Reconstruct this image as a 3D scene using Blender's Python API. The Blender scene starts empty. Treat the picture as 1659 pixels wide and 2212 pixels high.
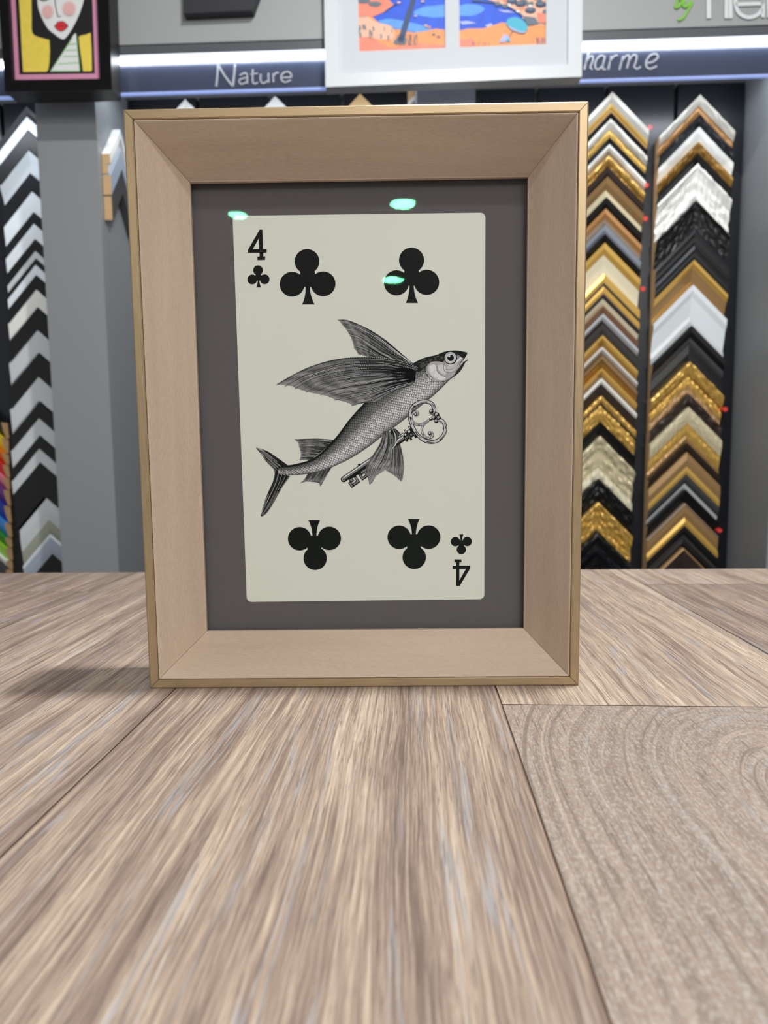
import bpy, bmesh, math, random
from mathutils import Vector, Matrix, noise
from mathutils.geometry import tessellate_polygon
R = random.Random(7)
scn = bpy.context.scene
COL = scn.collection

# ------------------------------------------------------------------ camera model
FPX, PITCH, ROLL, YAW, CAMH = 1330.0, .0898, -.0113, -.0543, .1603
CX, CY = 829.5, 1106.0
cy_, sy_ = math.cos(YAW), math.sin(YAW)
FW = Vector((sy_*math.cos(PITCH), cy_*math.cos(PITCH), -math.sin(PITCH)))
r0 = Vector((cy_, -sy_, 0)); u0 = r0.cross(FW)
RT = r0*math.cos(ROLL) + u0*math.sin(ROLL)
UP = u0*math.cos(ROLL) - r0*math.sin(ROLL)
CAM = Vector((0, 0, CAMH))
def ray(x, y): return FW*FPX + RT*(x-CX) - UP*(y-CY)

# wall frame: e along the wall, nv away from the viewer
WY = .0245
WE = Vector((math.cos(WY), math.sin(WY), 0)); WN = Vector((-math.sin(WY), math.cos(WY), 0))
def wsz(px, py, N):
    r = ray(px, py); t = (N - CAM.dot(WN))/r.dot(WN); P = CAM + r*t
    return P.dot(WE), P.z
def wp(s, n, z): return WE*s + WN*n + Vector((0, 0, z))

# picture frame axes
FY = .0434; FD, FX0 = .4155, -.0383
EU = Vector((math.cos(FY), math.sin(FY), 0)); ED = Vector((-math.sin(FY), math.cos(FY), 0))
FO = Vector((FX0, FD, 0))
def fp(u, v, d): return FO + EU*u + ED*d + Vector((0, 0, v))
def fuv(px, py, d):
    r = ray(px, py); t = ((FO - CAM).dot(ED) + d)/r.dot(ED); P = CAM + r*t - FO
    return P.dot(EU), P.z

# ------------------------------------------------------------------ materials
def lin(c):
    return tuple(((v/255)/12.92 if v/255 <= .04045 else ((v/255+.055)/1.055)**2.4) for v in c)
MATS = {}
def mat(name, rgb, rough=.6, metal=0., spec=.5, bump=None, var=0., emit=None, coat=0.):
    if name in MATS: return MATS[name]
    m = bpy.data.materials.new(name); m.use_nodes = True
    nt = m.node_tree; b = nt.nodes['Principled BSDF']
    c = lin(rgb)+(1,)
    b.inputs['Base Color'].default_value = c
    b.inputs['Roughness'].default_value = rough; b.inputs['Metallic'].default_value = metal
    b.inputs['Specular IOR Level'].default_value = spec
    b.inputs['Coat Weight'].default_value = coat
    if emit:
        b.inputs['Emission Color'].default_value = lin(emit[0])+(1,); b.inputs['Emission Strength'].default_value = emit[1]
    if bump or var:
        tc = nt.nodes.new('ShaderNodeTexCoord'); n = nt.nodes.new('ShaderNodeTexNoise')
        n.inputs['Scale'].default_value = bump[0] if bump else 40
        n.inputs['Detail'].default_value = 4
        nt.links.new(tc.outputs['Object'], n.inputs['Vector'])
        if bump:
            bp = nt.nodes.new('ShaderNodeBump'); bp.inputs['Strength'].default_value = bump[1]; bp.inputs['Distance'].default_value = bump[2]
            nt.links.new(n.outputs['Fac'], bp.inputs['Height']); nt.links.new(bp.outputs['Normal'], b.inputs['Normal'])
        if var:
            mx = nt.nodes.new('ShaderNodeMix'); mx.data_type = 'RGBA'; mx.blend_type = 'MIX'
            mx.inputs['A'].default_value = tuple(v*(1-var) for v in c[:3])+(1,)
            mx.inputs['B'].default_value = tuple(min(1, v*(1+var)) for v in c[:3])+(1,)
            nt.links.new(n.outputs['Fac'], mx.inputs['Factor']); nt.links.new(mx.outputs['Result'], b.inputs['Base Color'])
    MATS[name] = m; return m

class NT:
    """small helper for node graphs"""
    def __init__(s, m): s.t = m.node_tree
    def n(s, typ, **kw):
        nd = s.t.nodes.new(typ)
        for k, v in kw.items(): setattr(nd, k, v)
        return nd
    def l(s, a, b): s.t.links.new(a, b)
    def setin(s, sock, v):
        if isinstance(v, (int, float)): sock.default_value = v
        elif isinstance(v, tuple): sock.default_value = v
        else: s.l(v, sock)
    def m(s, op, a, b=0., c=0., clamp=False):
        nd = s.n('ShaderNodeMath', operation=op); nd.use_clamp = clamp
        s.setin(nd.inputs[0], a); s.setin(nd.inputs[1], b)
        if op in ('MULTIPLY_ADD', 'SMOOTH_MIN'): s.setin(nd.inputs[2], c)
        return nd.outputs[0]
    def vec(s, x, y, z):
        nd = s.n('ShaderNodeCombineXYZ')
        for i, v in enumerate((x, y, z)): s.setin(nd.inputs[i], v)
        return nd.outputs[0]
    def noise(s, v, scale=1., detail=3., rough=.5):
        nd = s.n('ShaderNodeTexNoise'); nd.inputs['Scale'].default_value = scale
        nd.inputs['Detail'].default_value = detail; nd.inputs['Roughness'].default_value = rough
        s.l(v, nd.inputs['Vector']); return nd.outputs['Fac']
    def ramp(s, f, stops):
        nd = s.n('ShaderNodeValToRGB'); cr = nd.color_ramp
        while len(cr.elements) < len(stops): cr.elements.new(.5)
        for e, (p, c) in zip(cr.elements, stops): e.position = p; e.color = lin(c)+(1,)
        s.l(f, nd.inputs['Fac']); return nd.outputs['Color']
    def mix(s, f, a, b, blend='MIX'):
        nd = s.n('ShaderNodeMix', data_type='RGBA', blend_type=blend)
        s.setin(nd.inputs['Factor'], f); s.setin(nd.inputs['A'], a); s.setin(nd.inputs['B'], b)
        return nd.outputs['Result']
    def mr(s, v, a, b, c=0., d=1.):
        nd = s.n('ShaderNodeMapRange'); s.setin(nd.inputs['Value'], v)
        for k, q in (('From Min', a), ('From Max', b), ('To Min', c), ('To Max', d)): nd.inputs[k].default_value = q
        return nd.outputs['Result']

def table_material():
    m = bpy.data.materials.new('oak_vinyl_planks'); m.use_nodes = True; g = NT(m)
    b = m.node_tree.nodes['Principled BSDF']
    tc = g.n('ShaderNodeTexCoord'); sp = g.n('ShaderNodeSeparateXYZ'); g.l(tc.outputs['Object'], sp.inputs[0])
    at = g.n('ShaderNodeAttribute', attribute_name='plank'); sa = g.n('ShaderNodeSeparateXYZ'); g.l(at.outputs['Vector'], sa.inputs[0])
    rnd, tone, cath = sa.outputs[0], sa.outputs[1], sa.outputs[2]
    x, y = sp.outputs[0], sp.outputs[1]
    rz = g.m('MULTIPLY', rnd, 37.)
    n1 = g.noise(g.vec(g.m('MULTIPLY', x, 9.), g.m('MULTIPLY', y, 2.6), rz), 1, 2)
    n2 = g.noise(g.vec(g.m('MULTIPLY', x, 60.), g.m('MULTIPLY', y, 22.), rz), 1, 2)
    off = g.m('ADD', g.m('MULTIPLY', g.m('SUBTRACT', n1, .5), .022), g.m('MULTIPLY', g.m('SUBTRACT', n2, .5), .0022))
    xd = g.m('ADD', x, off)
    # cathedral figure of the plank at the right
    dx = g.m('SUBTRACT', x, .195); dy = g.m('MULTIPLY', g.m('MAXIMUM', g.m('SUBTRACT', y, .27), 0.), .62)
    dd = g.m('SQRT', g.m('ADD', g.m('MULTIPLY', dx, dx), g.m('MULTIPLY', dy, dy)))
    dd = g.m('ADD', dd, g.m('MULTIPLY', off, 1.3))
    xs = g.m('ADD', xd, g.m('MULTIPLY', cath, g.m('SUBTRACT', dd, xd)))
    yy = g.m('ADD', y, 0.)
    ang = g.m('MULTIPLY', g.m('ARCTAN2', dy, dx), .1)
    ys = g.m('ADD', yy, g.m('MULTIPLY', cath, g.m('SUBTRACT', ang, g.m('MULTIPLY', yy, .6))))
    def nz(fx, fy, o=0., det=3., ro=.55):
        return g.noise(g.vec(g.m('MULTIPLY', xs, fx), g.m('MULTIPLY', ys, fy), g.m('ADD', rz, o)), 1, det, ro)
    fine = nz(1350, 26, 1., 5., .72); med = nz(400, 8.5, 2., 5., .6); broad = nz(62, 3.4, 3., 3.)
    v = g.m('ADD', g.m('ADD', g.m('MULTIPLY', fine, .44), g.m('MULTIPLY', med, .32)), g.m('MULTIPLY', broad, .24))
    v = g.m('ADD', v, g.m('MULTIPLY', g.m('SUBTRACT', tone, .5), .14))
    col = g.ramp(g.mr(v, .40, .67), [(0, (110, 95, 87)), (.3, (146, 128, 117)), (.55, (177, 159, 143)), (.8, (200, 184, 166)), (1, (211, 198, 181))])
    gv = g.m('ABSOLUTE', g.m('SUBTRACT', nz(36, 1.3, 7., 3., .5), .5)); gm = g.m('MULTIPLY', g.mr(gv, .002, .011, .6, 0), g.mr(nz(300, 40, 9., 2.), .35, .6, .35, 1.))
    gm = g.m('MAXIMUM', gm, g.mr(nz(150, 9, 8., 3.), .6, .72, 0, .32))
    col = g.mix(gm, col, lin((158, 162, 170))+(1,))
    cool = g.mix(g.m('MULTIPLY', cath, .45), col, lin((158, 146, 136))+(1,))
    pores = g.mr(g.noise(g.vec(g.m('MULTIPLY', x, 1150.), g.m('MULTIPLY', y, 46.), g.m('ADD', rz, 11.)), 1, 2, .6), .585, .66, 0, .62)
    spk = g.noise(g.vec(g.m('MULTIPLY', x, 900.), g.m('MULTIPLY', y, 420.), rz), 1, 2)
    cool = g.mix(g.m('MULTIPLY', cath, g.mr(spk, .45, .7, 0, .5)), cool, lin((196, 190, 184))+(1,))
    lines = g.mr(nz(620, 11, 15., 3.), .575, .66, 0, .55)
    dk = g.m('MAXIMUM', pores, lines)
    col = g.mix(dk, cool, lin((104, 92, 84))+(1,))
    g.l(col, b.inputs['Base Color'])
    b.inputs['Roughness'].default_value = .5; b.inputs['Specular IOR Level'].default_value = .35
    h = g.m('SUBTRACT', g.m('MULTIPLY', fine, .6), g.m('MULTIPLY', dk, .5))
    grit = g.noise(g.vec(g.m('MULTIPLY', x, 1500.), g.m('MULTIPLY', y, 1500.), 0.), 1, 1)
    h = g.m('ADD', h, g.m('MULTIPLY', grit, .4))
    bp = g.n('ShaderNodeBump'); bp.inputs['Strength'].default_value = .55; bp.inputs['Distance'].default_value = .0003
    g.l(h, bp.inputs['Height']); g.l(bp.outputs['Normal'], b.inputs['Normal'])
    return m

def rail_wood():
    m = bpy.data.materials.new('limed_beech'); m.use_nodes = True; g = NT(m)
    b = m.node_tree.nodes['Principled BSDF']
    tc = g.n('ShaderNodeTexCoord'); sp = g.n('ShaderNodeSeparateXYZ'); g.l(tc.outputs['Object'], sp.inputs[0])
    oi = g.n('ShaderNodeObjectInfo'); rz = g.m('MULTIPLY', oi.outputs['Random'], 50.)
    x, y = sp.outputs[0], sp.outputs[1]
    d = g.m('MULTIPLY', g.m('SUBTRACT', g.noise(g.vec(g.m('MULTIPLY', x, 9.), g.m('MULTIPLY', y, 20.), rz), 1, 2), .5), .012)
    yd = g.m('ADD', y, d)
    f1 = g.noise(g.vec(g.m('MULTIPLY', x, 260.), g.m('MULTIPLY', yd, 3600.), rz), 1, 3)
    f2 = g.noise(g.vec(g.m('MULTIPLY', x, 6.), g.m('MULTIPLY', yd, 260.), rz), 1, 2)
    f3 = g.noise(g.vec(g.m('MULTIPLY', x, 5.), g.m('MULTIPLY', yd, 40.), rz), 1, 2)
    v = g.m('ADD', g.m('ADD', g.m('MULTIPLY', f1, .45), g.m('MULTIPLY', f2, .2)), g.m('MULTIPLY', f3, .35))
    col = g.ramp(g.mr(v, .33, .67), [(0, (181, 160, 142)), (.5, (195, 175, 156)), (1, (206, 188, 170))])
    g.l(col, b.inputs['Base Color']); b.inputs['Roughness'].default_value = .42; b.inputs['Specular IOR Level'].default_value = .35
    bp = g.n('ShaderNodeBump'); bp.inputs['Strength'].default_value = .25; bp.inputs['Distance'].default_value = .0001
    g.l(f1, bp.inputs['Height']); g.l(bp.outputs['Normal'], b.inputs['Normal'])
    return m

def gilt():
    m = bpy.data.materials.new('brushed_pale_gold'); m.use_nodes = True; g = NT(m)
    b = m.node_tree.nodes['Principled BSDF']
    tc = g.n('ShaderNodeTexCoord'); sp = g.n('ShaderNodeSeparateXYZ'); g.l(tc.outputs['Object'], sp.inputs[0])
    f = g.noise(g.vec(g.m('MULTIPLY', sp.outputs[0], 60.), g.m('MULTIPLY', sp.outputs[1], 2500.), g.m('MULTIPLY', sp.outputs[2], 2500.)), 1, 3)
    col = g.ramp(g.mr(f, .3, .7), [(0, (158, 136, 106)), (1, (176, 155, 122))])
    g.l(col, b.inputs['Base Color']); b.inputs['Metallic'].default_value = .55
    g.l(g.mr(f, .3, .7, .3, .45), b.inputs['Roughness'])
    return m

def glass_mat():
    m = bpy.data.materials.new('coated_glass'); m.use_nodes = True; t = m.node_tree
    for n in list(t.nodes): t.nodes.remove(n)
    o = t.nodes.new('ShaderNodeOutputMaterial'); mx = t.nodes.new('ShaderNodeMixShader')
    tr = t.nodes.new('ShaderNodeBsdfTransparent'); gl = t.nodes.new('ShaderNodeBsdfGlossy')
    tr.inputs['Color'].default_value = (.98, .985, .98, 1)
    gl.inputs['Color'].default_value = (.2, 1., .5, 1); gl.inputs['Roughness'].default_value = .012
    mx.inputs['Fac'].default_value = .006
    t.links.new(tr.outputs[0], mx.inputs[1]); t.links.new(gl.outputs[0], mx.inputs[2]); t.links.new(mx.outputs[0], o.inputs[0])
    return m

# ------------------------------------------------------------------ object helpers
def props(o, label=None, cat=None, group=None, kind=None):
    if label: o['label'] = label
    if cat: o['category'] = cat
    if group: o['group'] = group
    if kind: o['kind'] = kind
    return o
def empty(name, loc=(0, 0, 0)):
    o = bpy.data.objects.new(name, None); COL.objects.link(o); o.location = loc; o.empty_display_size = .02
    return o
class MB:
    def __init__(s): s.v = []; s.f = []; s.mi = []; s.mats = []; s.smooth = []
    def mid(s, m):
        if m not in s.mats: s.mats.append(m)
        return s.mats.index(m)
    def face(s, pts, m, smooth=False):
        i = len(s.v); s.v += [tuple(p) for p in pts]; s.f.append(tuple(range(i, i+len(pts)))); s.mi.append(s.mid(m)); s.smooth.append(smooth)
    def poly(s, pts3, m, holes=()):
        loops = [[Vector(p) for p in pts3]] + [[Vector(p) for p in h] for h in holes]
        flat = [p for l in loops for p in l]; i = len(s.v); s.v += [tuple(p) for p in flat]
        for t in tessellate_polygon(loops):
            s.f.append(tuple(i+k for k in t)); s.mi.append(s.mid(m)); s.smooth.append(False)
    def prism(s, base, off, m, mside=None):
        """closed prism from polygon base (3D pts) pushed by vector off"""
        off = Vector(off); b = [Vector(p) for p in base]; t = [p+off for p in b]
        s.poly(b, m); s.poly(t, mside or m)
        n = len(b)
        for i in range(n): s.face([b[i], b[(i+1) % n], t[(i+1) % n], t[i]], mside or m)
    def grid(s, rows, m, smooth=True, mfun=None):
        i = len(s.v); nr, nc = len(rows), len(rows[0])
        for r in rows: s.v += [tuple(p) for p in r]
        for a in range(nr-1):
            for c in range(nc-1):
                s.f.append((i+a*nc+c, i+a*nc+c+1, i+(a+1)*nc+c+1, i+(a+1)*nc+c)); s.smooth.append(smooth)
                s.mi.append(s.mid(mfun(a, c) if mfun else m))
    def build(s, name, parent=None, M=None, world=True, recalc=False, bevel=0):
        me = bpy.data.meshes.new(name); v = s.v
        if parent is not None and world and M is None:
            o = parent.matrix_basis.translation if not parent.parent else Vector(parent.parent.matrix_basis.translation)+Vector(parent.matrix_basis.translation)
            v = [(p[0]-o[0], p[1]-o[1], p[2]-o[2]) for p in s.v]
        me.from_pydata(v, [], s.f)
        for m in s.mats: me.materials.append(m)
        me.polygons.foreach_set('material_index', s.mi); me.polygons.foreach_set('use_smooth', s.smooth)
        if recalc:
            bm = bmesh.new(); bm.from_mesh(me); bmesh.ops.remove_doubles(bm, verts=bm.verts, dist=1e-6)
            bmesh.ops.recalc_face_normals(bm, faces=bm.faces); bm.to_mesh(me); bm.free()
        me.update()
        o = bpy.data.objects.new(name, me); COL.objects.link(o)
        if parent is not None: o.parent = parent
        if M is not None: o.matrix_basis = M
        if bevel:
            md = o.modifiers.new('bevel', 'BEVEL'); md.width = bevel; md.segments = 2; md.limit_method = 'ANGLE'
        return o
def box_pts(s0, s1, n0, n1, z0, z1): return [wp(s0, n0, z0), wp(s1, n0, z0), wp(s1, n0, z1), wp(s0, n0, z1)], WN*(n1-n0)
def wbox(mb, s0, s1, n0, n1, z0, z1, m):
    b, off = box_pts(s0, s1, n0, n1, z0, z1); mb.prism(b, off, m)

def spline(pts, n):
    """Catmull-Rom resample of 2D points"""
    P = [pts[0]] + list(pts) + [pts[-1]]; out = []
    k = len(pts)-1
    for i in range(n+1):
        t = i/n*k; j = min(int(t), k-1); f = t-j
        a, b, c, d = P[j], P[j+1], P[j+2], P[j+3]
        out.append(tuple(.5*((2*b[q])+(-a[q]+c[q])*f+(2*a[q]-5*b[q]+4*c[q]-d[q])*f*f+(-a[q]+3*b[q]-3*c[q]+d[q])*f**3) for q in (0, 1)))
    return out

class Ink:
    """flat printing in pixel-measured drawing coordinates, laid on a plane by fn(x, y, layer)"""
    def __init__(s, fn): s.mb = MB(); s.fn = fn; s.L = 1
    def poly(s, pts, m, holes=(), L=None):
        L = s.L if L is None else L
        s.mb.poly([s.fn(x, y, L) for x, y in pts], m, [[s.fn(x, y, L) for x, y in h] for h in holes])
    def stroke(s, pts, w, m, w2=None, L=None, wf=None):
        L = s.L if L is None else L
        n = len(pts); a = []; b = []
        for i, p in enumerate(pts):
            q0 = pts[max(0, i-1)]; q1 = pts[min(n-1, i+1)]
            dx, dy = q1[0]-q0[0], q1[1]-q0[1]; l = math.hypot(dx, dy) or 1
            t = i/(n-1); ww = (w + ((w2 if w2 is not None else w)-w)*t)/2
            if wf: ww = w/2*wf(t)
            a.append(s.fn(p[0]-dy/l*ww, p[1]+dx/l*ww, L)); b.append(s.fn(p[0]+dy/l*ww, p[1]-dx/l*ww, L))
        s.mb.grid([a, b], m, smooth=False)
    def circle(s, x, y, r, m, L=None, n=28, ry=None):
        s.poly([(x+r*math.cos(i*math.tau/n), y+(ry or r)*math.sin(i*math.tau/n)) for i in range(n)], m, L=L)

# ================================================================== MATERIAL SET
TABLE = table_material(); WOOD = rail_wood(); GILT = gilt(); GLASS = glass_mat()
seam = mat('dark_joint', (104, 80, 66), .8)
grey_wall = mat('grey_laminate', (139, 143, 147), .45, spec=.4, bump=(900, .1, .0002))
dark_board = mat('dark_slat_board', (21, 23, 30), .28)
blackm = mat('black_gap', (14, 14, 17), .5)

# ================================================================== COUNTER
t = empty('counter', (0, .45, -.95))
props(t, 'long shop counter clad in pale greyed oak planks, the picture frame stands on it', 'counter')
# far edge line of the top (slightly skewed to the boards)
def far_y(x): return .8565 + .0258*x
mb = MB(); pl = []
XS = [-1.306, -1.080, -.854, -.628, -.400, -.170, .0536, .2785, .503, .728, .953, 1.178]
joints = {0: [.3], 1: [.62], 2: [.5], 3: [.22, .72], 4: [-.05], 5: [-.1], 6: [.3885], 7: [.7637], 8: [.55], 9: [.3], 10: [.6]}
gp = .00055
attr = []
for i in range(len(XS)-1):
    ys = [-.30] + [q for q in joints[i] if q > -.3] + [None]
    for j in range(len(ys)-1):
        x0, x1 = XS[i]+gp, XS[i+1]-gp
        y0 = ys[j]+gp; y1 = ys[j+1]
        if y1 is None: c = [(x0, y0), (x1, y0), (x1, far_y(x1)), (x0, far_y(x0))]
        else: c = [(x0, y0), (x1, y0), (x1, y1-gp), (x0, y1-gp)]
        rnd = R.random(); tone = R.uniform(.35, .6); ca = 0.
        if i == 5: rnd, tone = .31, .50
        if i == 6 and j == 0: rnd, tone, ca = .63, .30, 1.
        if i == 6 and j == 1: rnd, tone = .12, .80
        if i == 4: rnd, tone = .77, .56
        if i == 7: tone = .38 if j == 0 else .8
        if i == 3: tone = .35
        top = [(x, y, 0) for x, y in c]; low = [(x, y, -.0012) for x, y in c]
        mb.face(top, TABLE); attr += [(rnd, tone, ca)]
        for k in range(4): mb.face([top[k], low[k], low[(k+1) % 4], top[(k+1) % 4]], seam); attr += [(rnd, tone, ca)]
# substrate slab
xa, xb = XS[0], XS[-1]
b = [(xa, -.3, -.0010), (xb, -.3, -.0010), (xb, far_y(xb), -.0010), (xa, far_y(xa), -.0010)]
nf = len(mb.f); mb.prism(b, (0, 0, -.04), seam); attr += [(0, 0, 0)]*(len(mb.f)-nf)
# work out face attribute on the mesh in object space = world (object sits at the origin of the boards)
o = mb.build('countertop', t)
o.data.transform(Matrix.Translation(Vector(t.location))); o.matrix_basis = Matrix.Translation(-Vector(t.location))
at = o.data.attributes.new('plank', 'FLOAT_VECTOR', 'FACE')
for k, p in enumerate(o.data.polygons): at.data[k].vector = attr[k]
mb = MB(); cm = mat('counter_front', (96, 98, 102), .5)
b = [(-1.25, -.26, -.041), (1.12, -.26, -.041), (1.12, .83, -.041), (-1.25, .78, -.041)]
mb.prism(b, (0, 0, -.909), cm); mb.build('base', t)

# ================================================================== MAIN PICTURE FRAME
FWD, FHT, RW, RD = .3000, .3855, .0308, .0355
frame = empty('picture_frame', fp(0, 0, .02))
props(frame, 'pale wood picture frame with gold edge standing on counter, showing large four of clubs card', 'picture frame')
FOFF = Vector(frame.location)
def rail_obj(name, prof, L, parent, M, m, gap=.00012):
    mb = MB(); A = [Vector((-(L/2-a-gap), a, -d)) for a, d in prof]; B = [Vector(((L/2-a-gap), a, -d)) for a, d in prof]
    n = len(prof)
    for i in range(n): mb.face([A[i], B[i], B[(i+1) % n], A[(i+1) % n]], m)
    mb.poly(A, m); mb.poly(B, m)
    return mb.build(name, parent, M=M, recalc=True)
wood_prof = [(.0012, .046), (.0012, .003), (.0066, .003), (.0068, .0010), (.0073, .0008), (.0079, .0014), (RW-.0006, RD-.0004), (RW, RD+.0002), (RW, RD+.0030), (.0240, RD+.0030), (.0240, .046)]
gold_prof = [(.0000, .046), (.0000, .0013), (.0004, .0005), (.0012, .0), (.0058, .0002), (.0064, .0008), (.0066, .0028), (.00118, .0028), (.00118, .046)]
cent = Vector((0, 0, 0))
for ang, L, pos in ((0, FWD, (0, 0)), (90, FHT, (FWD/2, FHT/2)), (180, FWD, (0, FHT)), (270, FHT, (-FWD/2, FHT/2))):
    a = math.radians(ang); Z = Vector((0, 0, 1))
    X = EU*math.cos(a) + Z*math.sin(a); Y = Z*math.cos(a) - EU*math.sin(a); Nn = -ED
    M = Matrix((X, Y, Nn)).transposed().to_4x4(); M.translation = fp(pos[0], pos[1], 0) - FOFF
    ro = rail_obj('rail', wood_prof, L, frame, M, WOOD)
    ge = rail_obj('gilt_edge', gold_prof, L, ro, Matrix.Identity(4), GILT, gap=.00022)
    ge['label'] = 'brushed pale gold edge strip'
def frame_part(mb, name, **kw):
    return mb.build(name, frame, **kw)
ow, oh = FWD/2-.0245, .0245
matb = mat('charcoal_mat_board', (92, 88, 91), .85, spec=.2, bump=(1600, .5, .0003), var=.10)
mb = MB(); mb.prism([fp(-ow, oh, .0425), fp(ow, oh, .0425), fp(ow, FHT-oh, .0425), fp(-ow, FHT-oh, .0425)], ED*.0012, matb)
frame_part(mb, 'mat_board')
mb = MB(); mb.prism([fp(-ow, oh, .0438), fp(ow, oh, .0438), fp(ow, FHT-oh, .0438), fp(-ow, FHT-oh, .0438)], ED*.002, mat('backing_brown', (120, 98, 74), .8))
frame_part(mb, 'backing_board')
mb = MB(); mb.face([fp(-ow, oh, .0388), fp(ow, oh, .0388), fp(ow, FHT-oh, .0388), fp(-ow, FHT-oh, .0388)], GLASS)
frame_part(mb, 'glass_pane')
# easel strut at the back
mb = MB(); mb.prism([fp(-.03, .30, .0456), fp(.03, .30, .0456), fp(.035, .0, .125), fp(-.035, .0, .125)], ED*.003, mat('backing_brown', (120, 98, 74)))
frame_part(mb, 'easel_strut')

# ---- the card
CD = .0420                                   # depth of the card face behind the frame front
def CF(x, y, L=0):
    u, v = fuv(x, y, CD); return fp(u, v, CD - .000022*L)
paper = mat('ivory_card', (210, 213, 205), .5, spec=.3, bump=(1400, .15, .0001), var=.02)
ink = mat('black_ink', (11, 11, 13), .6, spec=.15)
def inkc(v, w=None):
    v = int(round(v/12)*12); return mat('ink_grey_%d' % v, (v, v, int(min(255, v*1.03))), .6, spec=.12)
cor = [fuv(502.3, 466.3, CD), fuv(1048.6, 459.3, CD), fuv(1046.2, 1294.2, CD), fuv(533.3, 1300.4, CD)]
def rounded(c, r, n=8):
    out = []; k = len(c)
    for i in range(k):
        p = Vector(c[i]); a = (Vector(c[i-1])-p).normalized(); b = (Vector(c[(i+1) % k])-p).normalized()
        ctr = p+(a+b)*r
        for j in range(n+1):
            th = j/n*math.pi/2; out.append(ctr - b*r*math.cos(th) - a*r*math.sin(th))
    return out
rc = rounded(cor, .0036)
mb = MB(); mb.prism([fp(p[0], p[1], CD) for p in rc], ED*.00045, paper)
card = frame_part(mb, 'playing_card'); card['label'] = 'ivory four of clubs card with rounded corners'

def pip(tc, lc, rcn, r, sx0, sx1, sy, name='club_symbol'):
    k = Ink(CF); k.L = 1
    for q_, c in enumerate((tc, lc, rcn)): k.circle(c[0], c[1], r, ink, n=40, L=1+q_)
    dirn = 1 if sy > tc[1] else -1
    mx = (lc[0]+rcn[0])/2; my = (lc[1]+rcn[1])/2
    k.poly([(mx-r*.56, (tc[1]+my)/2-dirn*r*.15), (mx+r*.56, (tc[1]+my)/2-dirn*r*.15), (rcn[0]-r*.5, my+dirn*r*.22), (mx+r*.18, my+dirn*r*.25), (mx-r*.18, my+dirn*r*.25), (lc[0]+r*.5, my+dirn*r*.22)], ink, L=4)
    L_, R_ = [], []
    sm = (sx0+sx1)/2; y0 = my+dirn*r*.1; hw = (sx1-sx0)/2
    for i in range(9):
        f = i/8; w = r*.17+(hw-r*.17)*f**2.3; yy = y0+(sy-y0)*f; xx = mx+(sm-mx)*f
        L_.append((xx-w, yy)); R_.append((xx+w, yy))
    k.poly(L_+R_[::-1], ink, L=5)
    return k.mb.build(name, card)
card_children_origin = None
pip((663.2, 564.8), (631, 614), (698, 613.2), 26.8, 652.7, 679.5, 657.5)
pip((889, 562), (856.4, 611), (921.6, 609.9), 27.2, 876.5, 903, 654.6)
pip((680.8, 1206), (647.3, 1163.8), (711.3, 1163), 25.4, 666, 691.6, 1123.6)
pip((894.8, 1204), (862.3, 1160.6), (926, 1160.3), 25.4, 881, 906.6, 1120.8)
pip((557.4, 583.8), (545, 603.7), (571.7, 603.3), 10.6, 553.8, 564.2, 620.8)
pip((996.5, 1187.2), (983.7, 1170), (1009.3, 1169.7), 10.1, 991.8, 1001.2, 1154.3)
def z5(p): return [(480+x/5.53, 440+y/5.53) for x, y in p]
def z7(p): return [(500+x/2.86, 1090+y/2.86) for x, y in p]
k = Ink(CF)
k.poly(z5([(447, 310), (480, 310), (487, 542), (532, 542), (532, 585), (490, 587), (492, 630), (514, 630), (513, 673), (421, 675), (420, 632), (447, 630), (445, 587), (307, 587), (307, 552)]), ink, holes=[z5([(438, 415), (366, 542), (441, 542)])])
k.mb.build('numeral', card)
k = Ink(CF)
k.poly(z7([(1377, 338), (1421, 338), (1421, 357), (1408, 357), (1408, 377), (1475, 377), (1475, 394), (1410, 503), (1388, 503), (1388, 398), (1366, 398), (1366, 378), (1388, 378), (1388, 357), (1377, 357)]), ink, holes=[z7([(1408, 398), (1448, 398), (1408, 468)])])
k.mb.build('numeral', card)

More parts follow.
